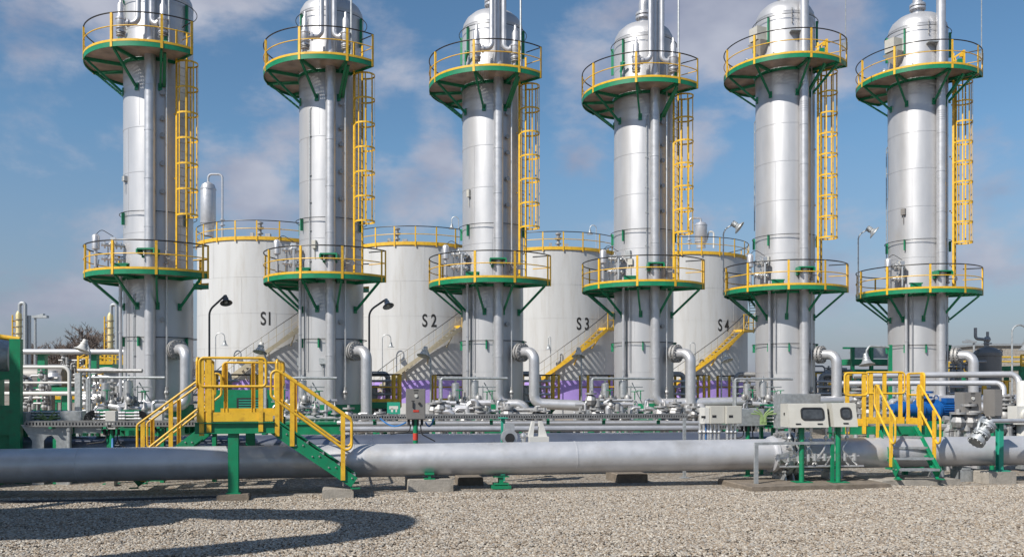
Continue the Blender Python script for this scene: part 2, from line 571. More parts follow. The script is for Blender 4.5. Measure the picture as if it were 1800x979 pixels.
# ------------------------------------------------------------------ process columns
CR = 1.2          # shell radius
def col_loc(i):
    return (-13.02 + 6.132 * i, 32.5 + 1.17 * i, 0)

def platform(root, z, Rp, a0, a1, posts, brackets, zb):
    """ring platform whose plate band sits with its lower edge at z (local)"""
    d = MB(); d.arcbox(CR + 0.06, Rp - 0.012, z + 0.10, z + 0.115, a0, a1, 72)
    deck = obj('platform', d, 'grating', root)
    b = MB(); b.arcbox(Rp - 0.01, Rp + 0.01, z, z + 0.165, a0, a1, 72)
    b.beam(pol(a0, CR + 0.05, z + 0.07), pol(a0, Rp - 0.01, z + 0.07), 0.02, 0.14)
    b.beam(pol(a1, CR + 0.05, z + 0.07), pol(a1, Rp - 0.01, z + 0.07), 0.02, 0.14)
    b.arcbox(CR + 0.01, CR + 0.05, z - 0.02, z + 0.10, a0, a1, 48)
    for a in brackets:
        b.beam(pol(a, CR + 0.05, z + 0.03), pol(a, Rp - 0.011, z + 0.03), 0.07, 0.11)
    obj('rim_band', b, 'green', deck)
    t = MB(); t.arcbox(Rp - 0.008, Rp + 0.016, z + 0.167, z + 0.245, a0, a1, 72)
    obj('toe_board', t, 'yellow', deck)
    h = MB(); h.tube(arc_pts(a0, a1, Rp, z + 1.16, 64), 0.024, 8)
    h.tube([pol(a0, Rp, z + 1.16), pol(a0, CR + 0.55, z + 1.16)], 0.022, 6)
    obj('handrail', h, 'black', deck)
    h = MB(); h.tube(arc_pts(a0, a1, Rp, z + 0.70, 64), 0.020, 8)
    h.tube([pol(a0, Rp, z + 0.70), pol(a0, CR + 0.55, z + 0.70)], 0.018, 6)
    obj('mid_rail', h, 'yellow', deck)
    for a in posts:
        p = MB()
        q = pol(a, Rp + 0.022, 0)
        dv = pol(a, 1, 0)
        tv = Vector((-dv.y, dv.x, 0))
        p.beam(q + Vector((0, 0, z - 0.01)), q + Vector((0, 0, z + 1.15)), 0.085, 0.012, up=dv)
        p.beam(q + tv * 0.036 - dv * 0.032 + Vector((0, 0, z + 0.25)), q + tv * 0.036 - dv * 0.032 + Vector((0, 0, z + 1.13)), 0.012, 0.05, up=dv)
        obj('post', p, 'yellow', deck)
    for a in brackets:
        k = MB()
        k.beam(pol(a, Rp - 0.12, z - 0.02), pol(a, CR + 0.05, zb), 0.068, 0.075)
        k.beam(pol(a, CR + 0.02, zb - 0.12), pol(a, CR + 0.02, zb + 0.14), 0.14, 0.04, up=pol(a, 1, 0))
        obj('bracket', k, 'green', deck)
    return deck

def ladder(root, a, z0, z1, zc):
    dv = pol(a, 1, 0); tv = Vector((-dv.y, dv.x, 0)); Z = Vector((0, 0, 1))
    c = dv * (CR + 0.24)
    l = MB()
    for s in (-1, 1):
        l.beam(c + tv * 0.21 * s + Z * z0, c + tv * 0.21 * s + Z * (z1 + 1.1), 0.03, 0.085, up=dv)
    z = z0 + 1.2
    while z < z1:
        for s in (-1, 1):
            l.box(c + tv * 0.21 * s - dv * 0.12 + Z * z, (0.05, 0.05, 0.05))
        z += 2.3
    lad = obj('ladder', l, 'yellow', root)
    r = MB(); z = z0 + 0.3
    while z < z1:
        r.cyl(c - tv * 0.21 + Z * z, c + tv * 0.21 + Z * z, 0.013, 6); z += 0.3
    obj('rungs', r, 'steel', lad)
    cg = MB()
    cc_ = c + dv * 0.36
    n = int(round((z1 - 0.15 - zc) / 0.88))
    for i in range(n + 1):
        zz = zc + (z1 - 0.15 - zc) * i / n
        ring = []
        for k in range(15):
            th = R_(-140 + 280 * k / 14)
            ring.append(cc_ + (dv * math.cos(th) + tv * math.sin(th)) * 0.36 + Z * zz)
        for k in range(14):
            cg.beam(ring[k], ring[k + 1], 0.012, 0.065)
        for s in (0, -1):
            cg.beam(ring[s], c + tv * (-0.21 if s == 0 else 0.21) + Z * zz, 0.012, 0.06)
    for k in range(7):
        th = R_(-130 + 260 * k / 6)
        q = cc_ + (dv * math.cos(th) + tv * math.sin(th)) * 0.35
        cg.beam(q + Z * (zc - 0.03), q + Z * (z1 - 0.12), 0.05, 0.01, up=(dv * math.cos(th) + tv * math.sin(th)))
    obj('cage', cg, 'yellow', lad)
    return lad

LOW_Z, UP_Z = 5.80, 13.55

def relief_valve(root, base, elbow_to, drain_to):
    """spring relief valve standing at base with vent elbow and drain"""
    b = Vector(base)
    v = MB()
    v.lathe([(0.10, 0.0), (0.17, 0.0), (0.17, 0.05), (0.12, 0.06), (0.12, 0.12), (0.17, 0.13), (0.17, 0.18), (0.13, 0.2), (0.16, 0.3), (0.16, 0.42), (0.18, 0.44), (0.18, 0.5), (0.13, 0.53), (0.12, 0.95), (0.06, 1.05), (0.05, 1.22), (0.02, 1.25)], b, seg=16)
    val = obj('relief_valve', v, 'clad2', root)
    e = MB()
    e.tube(fillet([b + Vector((0, 0, 0.34)), Vector((elbow_to[0], elbow_to[1], b.z + 0.34)), Vector(elbow_to)], 0.26), 0.095, 12)
    m = (b + Vector((0, 0, 0.34)) + Vector((elbow_to[0], elbow_to[1], b.z + 0.34))) / 2
    e.flange(b.lerp(Vector((elbow_to[0], elbow_to[1], b.z)), 0.42) + Vector((0, 0, 0.34)), Vector((elbow_to[0], elbow_to[1], 0)) - Vector((b.x, b.y, 0)), 0.15, 0.06)
    obj('vent_pipe', e, 'clad2', val)
    d = MB()
    d.tube(fillet([b, b - Vector((0, 0, 0.32)), Vector((drain_to[0], drain_to[1], b.z - 0.32)) if abs(drain_to[2] - b.z + 0.32) < 0.3 else Vector(drain_to)], 0.2), 0.06, 10)
    obj('inlet_pipe', d, 'clad2', val)
    s = MB(); s.lathe([(0.155, -0.12), (0.155, -0.09), (0.1, -0.09), (0.1, -0.05), (0.155, -0.05), (0.155, -0.02)], b, seg=14)
    obj('gasket_stack', s, 'steel', val)

def instruments(root):
    """level gauge set on the lower platform, left side"""
    z = LOW_Z
    can = MB()
    c = pol(-57, 2.12, 0)
    can.lathe([(0.05, z + 0.55), (0.055, z + 0.8), (0.06, z + 0.8), (0.06, z + 1.02), (0.13, z + 1.04), (0.13, z + 1.5), (0.11, z + 1.54), (0.05, z + 1.58)], c, seg=14)
    can.cyl(c + Vector((0, 0, z + 0.1)), c + Vector((0, 0, z + 0.8)), 0.06, 10)
    ins = obj('level_transmitter', can, 'clad2', root)
    n = MB()
    for dz, r in ((0.72, 0.085), (1.22, 0.10)):
        p0 = pol(-50, CR, z + dz); p1 = pol(-55, 1.95, z + dz)
        n.cyl(p0, p1, r * 0.6, 10)
        for t in (0.15, 0.35, 0.6, 0.85):
            n.flange(p0.lerp(p1, t), p1 - p0, r * (1.35 if t != 0.6 else 1.9), 0.05)
        n.cyl(p0.lerp(p1, 0.55), p0.lerp(p1, 0.55) + Vector((0, 0, 0.28)), 0.035, 8)
        n.sphere(p0.lerp(p1, 0.55) + Vector((0, 0, 0.06)), 0.11, 10)
    q = pol(-46, 1.62, z)
    n.cyl(q + Vector((0, 0, 0.2)), q + Vector((0, 0, 1.45)), 0.045, 8)
    n.box(q + Vector((0, 0, 1.35)), (0.16, 0.12, 0.2))
    n.cyl(pol(-62, 1.7, z + 0.15), pol(-62, 1.7, z + 1.25), 0.03, 8)
    obj('valve_set', n, 'bright', ins)
    cb = MB()
    cb.tube(fillet([c + Vector((0, 0, z + 1.56)), c + Vector((0.2, 0, z + 1.75)), pol(-46, 1.62, z + 1.5)], 0.15), 0.012, 6)
    cb.tube(fillet([pol(-62, 2.0, z + 0.7), pol(-58, 2.05, z + 0.45), pol(-56, 2.0, z + 0.15)], 0.1), 0.014, 6)
    obj('cable', cb, 'black', ins)
    gb = MB()
    gb.box(pol(-27, 1.62, z + 0.48), (0.52, 0.16, 0.05)); gb.box(pol(-27, 1.56, z + 0.38), (0.46, 0.04, 0.2)); gb.box(pol(-27, 1.68, z + 0.38), (0.46, 0.03, 0.14))
    gb.box(pol(-22, 1.4, z + 0.30), (0.08, 0.4, 0.06))
    obj('support_bracket', gb, 'green', ins)

def make_column(kind, top_dz):
    up = UP_Z + top_dz
    zr = 15.9 + top_dz - 0.0
    root = thing('process_column', 'placeholder', 'process column', group='silver process columns in a row')
    sh = MB()
    sh.lathe([(CR - 0.02, 1.3), (CR, 1.3), (CR, zr), (CR * 0.97, zr + 0.24), (CR * 0.87, zr + 0.46), (CR * 0.68, zr + 0.66), (CR * 0.42, zr + 0.80), (0.2, zr + 0.86)], seg=72)
    shell = obj('shell', sh, 'clad', root, sharp=40)
    bands = MB()
    for z in (2.55, 3.7, 4.75, 7.45, 8.05, 9.6, 11.2, 12.75, up - 0.55, up + 1.2, zr, zr + 0.06):
        bands.arcbox(CR - 0.004, CR + 0.007, z - 0.014, z + 0.014, 0, 360, 72)
    for z in np.arange(up - 0.50, up - 0.02, 0.085):
        bands.arcbox(CR - 0.004, CR + 0.008, z - 0.012, z + 0.012, 0, 360, 64)
    for z in np.arange(LOW_Z - 0.75, LOW_Z - 0.02, 0.095):
        bands.arcbox(CR - 0.004, CR + 0.008, z - 0.012, z + 0.012, -60, 20, 30)
    obj('cladding_bands', bands, 'clad', shell)
    seams = MB()
    for z0, z1, offs in ((1.4, 3.7, 10), (3.72, 5.7, 34), (6.2, 8.05, 0), (8.1, 11.2, 25), (11.25, 13.3, 50)):
        for k in range(6):
            a = offs + 60 * k
            seams.beam(pol(a, CR + 0.002, z0), pol(a, CR + 0.002, z1), 0.016, 0.007, up=pol(a, 1, 0))
    obj('panel_seams', seams, 'clad', shell)
    hoops = MB()
    for z in (8.18, 3.72, zr - 0.12):
        hoops.tube(arc_pts(0, 359.9, CR + 0.13, z, 48), 0.014, 6)
    obj('hoop', hoops, 'black', shell)
    gc = MB()
    for z, dz in ((8.18, -0.42), (3.72, -0.32), (zr - 0.12, -1.05)):
        for a in (-100, -48, -10 if z < 8 else 14, 70, 140):
            gc.beam(pol(a, CR + 0.07, z + 0.03), pol(a, CR + 0.07, z + dz), 0.05, 0.10, up=pol(a, 1, 0))
    obj('hoop_clips', gc, 'green', shell)
    sk = MB()
    sk.lathe([(CR + 0.03, 0.25), (CR + 0.03, 1.29), (CR - 0.05, 1.3)], seg=48)
    for k in range(16):
        a = k * 22.5
        sk.beam(pol(a, CR + 0.02, 0.4), pol(a, CR + 0.24, 0.4), 0.03, 0.3)
    sk.arcbox(CR, CR + 0.28, 0.25, 0.29, 0, 360, 48); sk.arcbox(CR, CR + 0.28, 0.52, 0.56, 0, 360, 48)
    obj('skirt', sk, 'green', root)
    pl = MB(); pl.lathe([(CR + 0.5, 0.0), (CR + 0.5, 0.24)], seg=8)
    obj('plinth', pl, 'concrete', root)
    lowp = [62, 57, 20, -14, -52, -88, -124, -160, -196]
    platform(root, LOW_Z, 2.5, 63, -205, lowp, [57, 20, -14, -52, -88, -124, -160], LOW_Z - 0.98)
    if kind == 'relief':
        platform(root, up, 2.5, 48, -163, [47, 24, -15, -60, -95, -130, -161], [24, -15, -60, -95, -130], up - 0.95)
    else:
        platform(root, up, 2.5, 56, -165, [55, 40, 6, -45, -85, -130, -163], [40, 6, -45, -85, -130], up - 0.95)
    ladder(root, 54, LOW_Z + 0.1, up + 0.05, LOW_Z + 2.25)
    instruments(root)
    # clamp on the downcomer, lower platform
    ad = 9 if kind == 'relief' else 14
    cl = MB()
    c = pol(ad, 1.5, LOW_Z + 0.88)
    cl.box(c + Vector((0, 0, 0.10)), (0.62, 0.5, 0.05)); cl.box(c + Vector((-0.3, -0.05, 0)), (0.05, 0.5, 0.16)); cl.box(c + Vector((0.3, -0.05, 0)), (0.05, 0.5, 0.16))
    cl.box(pol(ad, 1.32, LOW_Z + 0.75), (0.5, 0.2, 0.08))
    c = pol(ad, 1.5, up + 0.4)
    cl.box(c + Vector((-0.35, 0.0, 0)), (0.4, 0.12, 0.08)); cl.box(c + Vector((0.38, 0.0, 0)), (0.4, 0.12, 0.08)); cl.box(c + Vector((-0.3, 0.05, -0.15)), (0.08, 0.3, 0.25)); cl.box(c + Vector((0.32, 0.05, -0.15)), (0.08, 0.3, 0.25))
    cl.box(pol(28, 2.0, up + 0.42), (0.18, 0.14, 0.4)); cl.beam(pol(30, CR + 0.03, up - 0.9), pol(27, 2.2, up - 0.05), 0.1, 0.1)
    obj('pipe_clamp', cl, 'green', root)
    # thin pipes
    tp = MB()
    a = 33
    tp.cyl(pol(a, 1.36, 1.5), pol(a, 1.36, zr - 1.0 if kind == 'relief' else zr - 2), 0.032, 8)
    obj('thin_pipe', tp, 'bright', root)
    tp = MB()
    tp.flange(pol(a, 1.36, LOW_Z + 0.55), (0, 0, 1), 0.085, 0.06); tp.flange(pol(a, 1.36, LOW_Z + 0.85), (0, 0, 1), 0.09, 0.05)
    tp.cyl(pol(a, 1.36, LOW_Z + 0.5), pol(a, 1.36, LOW_Z + 1.0), 0.05, 8); tp.cyl(pol(a, 1.36, LOW_Z + 0.7), pol(a + 5, 1.65, LOW_Z + 0.7), 0.02, 6)
    tp.flange(pol(a + 5, 1.65, LOW_Z + 0.7), pol(a, 1, 0), 0.1, 0.02)
    tp.cyl(pol(a, 1.36, 1.55), pol(a, 1.36, 1.95), 0.06, 8); tp.sphere(pol(a, 1.36, 1.75), 0.1, 8)
    obj('globe_valve', tp, 'steel', root)
    tp = MB()
    tp.cyl(pol(-43, 1.40, 0.9), pol(-43, 1.40, LOW_Z + 0.5), 0.06, 10); tp.cyl(pol(-34, 1.30, 2.6), pol(-34, 1.30, LOW_Z), 0.022, 6)
    for z in (2.6, 3.9, 5.1):
        tp.cyl(pol(-43, 1.40, z - 0.03), pol(-43, 1.40, z + 0.03), 0.075, 10)
    obj('drain_pipe', tp, 'clad2', root)
    nz = MB()
    for k, z in enumerate((4.35, 8.9, 9.9, 10.9, 11.5, 12.4)):
        a = 27 if kind == 'relief' else 24
        nz.cyl(pol(a, CR - 0.05, z), pol(a, CR + 0.10, z), 0.05, 10); nz.flange(pol(a, CR + 0.11, z), pol(a, 1, 0), 0.085, 0.03)
    obj('nozzle_stubs', nz, 'steel', root)
    # top outlet
    tf = MB()
    tf.cyl((0, 0, zr + 0.8), (0, 0, zr + 1.12), 0.20, 16)
    tf.flange((0, 0, zr + 1.10), (0, 0, 1), 0.33, 0.09, 14); tf.flange((0, 0, zr + 1.24), (0, 0, 1), 0.33, 0.09, 14)
    obj('top_flange', tf, 'clad2', root)
    to = MB()
    to.tube(fillet([(0, 0, zr + 1.25), (0, 0, zr + 1.75), (0.8, 0.25, zr + 2.9), (0.8, 0.25, zr + 4.2)], 0.5), 0.2, 16)
    obj('overhead_pipe', to, 'clad2', root)
    if kind == 'relief':
        relief_valve(root, pol(-17, 1.95, up + 0.70), pol(0, 1.78, up + 6), pol(5, 1.5, up + 0.38))
        relief_valve(root, pol(26, 2.0, up + 0.70), pol(14.5, 1.80, up + 6), pol(12, 1.5, up + 0.38))
        gr = MB()
        gr.beam(pol(-48, CR + 0.2, up + 0.1), pol(-48, CR + 0.2, up + 1.3), 0.1, 0.05); gr.beam(pol(-52, CR + 0.12, up + 0.95), pol(-40, CR + 0.25, up + 1.25), 0.08, 0.08)
        obj('davit_arm', gr, 'green', root)
    else:
        hb = MB()
        ahx = -66
        c = pol(ahx, CR + 0.22, up + 1.62)
        rzz = R_(ahx)
        hb.box(c, (0.50, 0.5, 0.55), rzz)
        hb.prism([pol(ahx - 14, CR + 0.48, up + 1.30), pol(ahx + 14, CR + 0.48, up + 1.30), pol(ahx, CR + 0.1, up + 0.75)], pol(ahx, -0.42, 0))
        obj('manway_hood', hb, 'beige', root)
        yb = MB()
        yb.beam(pol(36, 2.0, up + 0.1), pol(36, 2.0, up + 1.05), 0.09, 0.09); yb.beam(pol(36, 2.0, up + 1.0), pol(27, 1.7, up + 0.75), 0.06, 0.06); yb.beam(pol(36, 2.0, up + 0.7), pol(27, 1.7, up + 0.62), 0.05, 0.05)
        yb.box(pol(33, 1.95, up + 0.85), (0.1, 0.1, 0.16))
        obj('davit', yb, 'yellow', root)
        lb = MB()
        lb.box(pol(56, 2.42, up + 0.85), (0.2, 0.14, 0.3)); lb.cyl(pol(-30, 1.95, up + 0.1), pol(-30, 1.95, up + 0.5), 0.03, 6); lb.sphere(pol(-62, 2.1, up + 0.3), 0.16, 10, (1, 1, 1.3))
        lb.box(pol(2, CR + 0.14, up + 1.5), (0.5, 0.25, 0.05))
        obj('junction_box', lb, 'galv', root)
        np_ = MB()
        np_.cyl(pol(-4, CR + 0.02, up + 1.9), pol(-4, CR + 0.02, up + 2.5), 0.02, 6)
        for k in range(4): np_.sphere(pol(-4, CR + 0.05, up + 1.9 + k * 0.17), 0.035, 6)
        obj('lifting_chain', np_, 'steel', root)
    rod = MB()
    if kind == 'relief':
        rod.cyl(pol(31, 2.1, up + 0.1), pol(31, 2.1, up + 5), 0.036, 8)
    else:
        rod.cyl(pol(54, 2.48, up + 0.6), pol(54, 2.48, up + 5), 0.022, 6)
    obj('lightning_rod', rod, 'galv', root)
    return root

cA = make_column('relief', 0.0)
cols = [cA] + [copy_tree(cA) for _ in range(3)]
cB = make_column('hood', 1.36)
cols += [cB, copy_tree(cB)]
col_labels = ['tall silver column at far left, its riser pipe bending left at the foot',
              'tall silver column between tanks S1 and S2, its riser running straight down',
              'tall silver column between tanks S2 and S3, its riser bending down beside it',
              'tall silver column between tanks S3 and S4, riser turning into the long horizontal pipe',
              'taller silver column with beige hood at its top, right of tank S4',
              'taller silver column with beige hood at its top, behind the blue motor at far right']
for i, c in enumerate(cols):
    c.location = col_loc(i)
    c['label'] = col_labels[i]

def riser(i):
    a = 10 if i < 4 else 15
    zt = UP_Z + (6 if i < 4 else 7)
    p = pol(a, 1.40, 0)
    top = p + Vector((0, 0, zt))
    zb = 1.30
    if i == 0:
        path = [top, p + Vector((0, 0, zb)), p + Vector((-1.35, -0.35, zb)), p + Vector((-1.55, -1.2, 0.85))]
    elif i == 1:
        path = [top, p + Vector((0, 0, 0.3))]
    elif i == 2:
        path = [top, p + Vector((0, 0, zb)), p + Vector((1.05, -0.1, zb)), p + Vector((1.05, -0.1, 0.2))]
    elif i == 3:
        path = [top, p + Vector((0, 0, zb)), p + Vector((1.75, 0.1, zb)), p + Vector((1.75, -1.0, 0.7)), p + Vector((1.75, -1.0, 0.1))]
    else:
        path = [top, p + Vector((0, 0, 1.45))] if i == 4 else [top, p + Vector((0, 0, 1.1))]
    m = MB(); m.tube(fillet(path, 0.36, 8), 0.185, 20)
    r = obj('riser_pipe', m, 'clad2', cols[i])
    b = MB()
    for z in (3.1, LOW_Z - 0.5, 7.6, 9.3, 11.0, 12.6):
        b.cyl(p + Vector((0, 0, z - 0.02)), p + Vector((0, 0, z + 0.02)), 0.196, 20)
    for z in list(np.arange(LOW_Z - 0.55, LOW_Z, 0.09)) + list(np.arange(UP_Z - 0.4, UP_Z, 0.09)):
        b.cyl(p + Vector((0, 0, z - 0.012)), p + Vector((0, 0, z + 0.012)), 0.194, 20)
    obj('jacket_bands', b, 'clad2', r)

def side_nozzle(i):
    a = 45
    z = 3.27
    rr = 2.25
    e0 = pol(a, CR - 0.05, z); e1 = pol(a, rr, z)
    if i == 0: path = [e0, e1, pol(a, rr, 1.30), pol(a, rr, 1.30) + Vector((-1.3, -0.6, -0.05)), pol(a, rr, 0.8) + Vector((-1.5, -1.2, -0.3))]
    elif i in (1, 5): path = [e0, e1, pol(a, rr, 1.4), pol(a, rr, 0.3)] if i == 1 else [e0, e1, pol(a, rr, 1.25), pol(a, rr, 0.95) + Vector((0.6, -0.3, 0)), pol(a, rr, 0.2) + Vector((0.6, -0.4, 0))]
    elif i == 2: path = [e0, e1, pol(a, rr, 1.32), pol(a, rr, 1.25) + Vector((1.95, -0.15, 0)), pol(a, rr, 0.1) + Vector((1.95, -0.15, 0))]
    else: path = [e0, e1, pol(a, rr, 1.3)]
    m = MB(); m.tube(fillet(path, 0.34, 8), 0.2, 20)
    o = obj('side_outlet', m, 'clad2', cols[i])
    fl = MB()
    fl.flange(pol(a, CR + 0.30, z), pol(a, 1, 0), 0.36, 0.09, 16, 28); fl.flange(pol(a, CR + 0.44, z), pol(a, 1, 0), 0.36, 0.09, 16, 28)
    obj('flange', fl, 'steel', o)
for i in range(6):
    riser(i); side_nozzle(i)

# what tells one column from the next: conduits, boxes and tags fixed to the shells
for i in range(6):
    rnd = random.Random(40 + i)
    m = MB()
    ac = (-20, -28, 2, -3, -112, -112)[i]
    zt = (5.2, 12.2, 5.0, 12.6, 13.2, 12.4)[i]
    zb_ = (1.5, 6.2, 1.5, 6.2, 8.6, 6.6)[i]
    m.tube(fillet([pol(ac, CR + 0.05, zb_), pol(ac, CR + 0.05, zt), pol(ac + 3, CR - 0.02, zt + 0.1)], 0.05), 0.02, 6)
    z = zb_ + 0.4
    while z < zt:
        m.beam(pol(ac - 2.2, CR + 0.03, z), pol(ac + 2.2, CR + 0.03, z), 0.05, 0.03); z += rnd.uniform(0.9, 1.5)
    obj('conduit', m, 'galv', cols[i])
    for k in range(2 + i % 2):
        a = rnd.uniform(-60, 0); z = rnd.choice((2.0, 2.9, 4.2, 6.9, 7.2, 9.4))
        m = MB(); m.box(pol(a, CR + 0.05, z), (rnd.uniform(0.12, 0.26), 0.12, rnd.uniform(0.16, 0.32)), R_(a)); m.cyl(pol(a, CR + 0.05, z - 0.5), pol(a, CR + 0.05, z - 0.1), 0.015, 6)
        obj('terminal_box', m, rnd.choice(('greybox', 'galv', 'beige')), cols[i])

# floodlights bolted to the lower platforms of the two right-hand columns
def floodlight(root, a=-88):
    b = pol(a, 2.62, LOW_Z)
    m = MB(); m.tube(fillet([b, b + Vector((0, 0, 2.75)), b + Vector((0.42, -0.1, 2.98))], 0.4), 0.03, 8)
    o = obj('floodlight_pole', m, 'galv', root)
    h = MB()
    hd = b + Vector((0.42, -0.1, 2.98)); ax = Vector((0.75, -0.25, -0.6)).normalized()
    h.lathe([(0.07, -0.1), (0.12, -0.08), (0.13, 0.10), (0.10, 0.12), (0.15, 0.2), (0.28, 0.27), (0.29, 0.30), (0.26, 0.30), (0.10, 0.2)], hd, ax, 20)
    obj('lamp_head', h, 'galv', o)
floodlight(cols[4]); floodlight(cols[5])

# ------------------------------------------------------------------ storage tanks
TR, TH = 4.5, 10.72
def tank_loc(i):
    return (-15.55 + 9.21 * i, 56.9 + 1.9 * i, 0)

def text_mesh(s, size, xs=0.75):
    cu = bpy.data.curves.new('txt', 'FONT')
    cu.body = s; cu.size = size; cu.extrude = 0.0; cu.offset = 0.018; cu.align_x = 'CENTER'
    o = bpy.data.objects.new('txt', cu); COL.objects.link(o)
    dg = bpy.context.evaluated_depsgraph_get()
    me = bpy.data.meshes.new_from_object(o.evaluated_get(dg))
    bm = bmesh.new(); bm.from_mesh(me)
    bmesh.ops.subdivide_edges(bm, edges=bm.edges, cuts=1)
    vs = [(v.co.x * xs, v.co.y) for v in bm.verts]
    bm.verts.index_update()
    fs = [tuple(v.index for v in f.verts) for f in bm.faces]
    bm.free()
    bpy.data.objects.remove(o); bpy.data.curves.remove(cu); bpy.data.meshes.remove(me)
    return vs, fs

def make_tank(i, stair_mat):
    root = thing('storage_tank', 'placeholder', 'storage tank', tank_loc(i), 0, 'white storage tanks behind the columns')
    s = MB()
    s.lathe([(TR, 0.0), (TR, 0.96)], seg=96); s.lathe([(TR, 2.37), (TR, TH), (TR * 0.5, TH + 0.28), (0.3, TH + 0.42)], seg=96)
    sh = obj('shell', s, 'tank', root, sharp=25)
    p = MB(); p.lathe([(TR - 0.03, 0.962), (TR + 0.003, 0.962), (TR + 0.003, 2.368), (TR - 0.03, 2.368)], seg=96)
    obj('painted_band', p, 'purple', sh)
    w = MB()
    for z in (2.4, 4.3, 6.35, 8.5):
        w.arcbox(TR - 0.01, TR + 0.008, z - 0.012, z + 0.012, 0, 360, 96)
    for k, (z0, z1) in enumerate(((2.4, 4.28), (4.32, 6.33), (6.37, 8.48), (8.52, TH - 0.1))):
        for j in range(8):
            a = j * 45 + k * 19
            w.beam(pol(a, TR + 0.001, z0), pol(a, TR + 0.001, z1), 0.03, 0.010, up=pol(a, 1, 0))
    obj('weld_seams', w, 'tank', sh)
    st = MB()
    rim = MB(); rim.arcbox(TR - 0.02, TR + 0.07, TH - 0.03, TH + 0.17, 0, 360, 96)
    rm = obj('rim', rim, 'yellow', root)
    rl = MB(); rl.tube(arc_pts(0, 360, TR + 0.05, TH + 1.12, 96)[:-1], 0.028, 8, closed=True)
    obj('handrail', rl, 'black', rm)
    rl = MB(); rl.tube(arc_pts(0, 360, TR + 0.05, TH + 0.64, 96)[:-1], 0.025, 8, closed=True)
    obj('mid_rail', rl, 'yellow', rm)
    for k in range(22):
        a = k * 360 / 22 + 5
        m = MB(); m.beam(pol(a, TR + 0.09, TH - 0.12), pol(a, TR + 0.09, TH + 1.1), 0.085, 0.03, up=pol(a, 1, 0))
        obj('post', m, 'yellow', rm)
    # spiral stair
    a0, a1, z0, z1 = -46.0, 37.0, 0.15, 5.63
    RS0, RS1 = TR + 0.14, TR + 0.86
    def zs(a): return z0 + (z1 - z0) * (a - a0) / (a1 - a0)
    n = 36
    def strip(mb, r, z_off, hh, t, aa, ab, zf):
        for k in range(n):
            x0, x1 = aa + (ab - aa) * k / n, aa + (ab - aa) * (k + 1) / n
            mb.beam(pol(x0, r, zf(x0) + z_off), pol(x1, r, zf(x1) + z_off), t, hh)
    m = MB(); strip(m, RS0, 0, 0.2, 0.03, a0, a1, zs); strip(m, RS1, 0, 0.22, 0.03, a0, a1, zs)
    for k in range(5):
        a = a0 + 12 + k * 16
        if a < a1: m.beam(pol(a, RS1 - 0.02, zs(a) - 0.1), pol(a, TR + 0.01, zs(a) - 0.75), 0.06, 0.06)
    stair = obj('stair', m, stair_mat, root)
    m = MB()
    for k in range(27):
        a = a0 + (a1 - a0) * (k + 0.5) / 27
        z = zs(a)
        da = 1.25
        m.add([pol(a - da, RS0, z), pol(a - da, RS1, z), pol(a + da, RS1, z), pol(a + da, RS0, z), pol(a - da, RS0, z - 0.03), pol(a - da, RS1, z - 0.03), pol(a + da, RS1, z - 0.03), pol(a + da, RS0, z - 0.03)],
              [(0, 1, 2, 3), (7, 6, 5, 4), (0, 4, 5, 1), (1, 5, 6, 2), (2, 6, 7, 3), (3, 7, 4, 0)])
    obj('treads', m, 'galv', stair)
    m = MB(); m.tube([pol(a0 + (a1 - a0) * k / n, RS1, zs(a0 + (a1 - a0) * k / n) + 1.05) for k in range(n + 1)], 0.024, 6)
    obj('stair_handrail', m, 'black', stair)
    m = MB()
    for k in range(19):
        a = a0 + (a1 - a0) * k / 18
        m.cyl(pol(a, RS1, zs(a)), pol(a, RS1, zs(a) + 1.05), 0.014, 6)
    m.tube([pol(a0 + (a1 - a0) * k / n, RS1, zs(a0 + (a1 - a0) * k / n) + 0.55) for k in range(n + 1)], 0.015, 6)
    obj('balusters', m, 'tan', stair)
    m = MB()
    m.arcbox(RS0 - 0.1, RS1 + 0.05, z1 - 0.02, z1 + 0.14, a1, a1 + 13, 8)
    for a in (a1 + 0.4, a1 + 6, a1 + 12.6):
        m.beam(pol(a, RS1 + 0.02, z1), pol(a, RS1 + 0.02, z1 + 1.1), 0.07, 0.05, up=pol(a, 1, 0))
    m.tube(arc_pts(a1, a1 + 13, RS1 + 0.02, z1 + 1.1, 8), 0.03, 6); m.tube(arc_pts(a1, a1 + 13, RS1 + 0.02, z1 + 0.6, 8), 0.025, 6)
    obj('landing', m, 'yellow', stair)
    m = MB()
    b0, b1 = a1 + 13, a1 + 13 + 74
    def zs2(a): return z1 + (TH - z1) * (a - b0) / (b1 - b0)
    strip(m, RS1, 0, 0.22, 0.03, b0, b1, zs2); strip(m, RS0, 0, 0.2, 0.03, b0, b1, zs2)
    for k in range(24):
        a = b0 + (b1 - b0) * (k + 0.5) / 24
        m.beam(pol(a, RS0, zs2(a)), pol(a, RS1, zs2(a)), 0.22, 0.03)
    m.tube([pol(b0 + (b1 - b0) * k / n, RS1, zs2(b0 + (b1 - b0) * k / n) + 1.05) for k in range(n + 1)], 0.024, 6)
    obj('upper_stair', m, 'tan', root)
    # lettering
    at = [12.0, 16.0, 22.0, 26.0][i]
    vs, fs = text_mesh('S1' if i == 0 else 'S %d' % (i + 1), 1.10, 0.68)
    zc = 1.95 + (680 - [571, 574, 579, 581][i]) * (tank_loc(i)[1] - 4.3) / F
    m = MB()
    m.add([pol(at + math.degrees(x / TR), TR + 0.012, zc + y) for x, y in vs], fs)
    obj('lettering', m, 'letter', sh)
    # vent on the roof
    m = MB()
    va = [5, -14, 2, -30][i]
    c = pol(va, TR - 0.9, TH + 0.1)
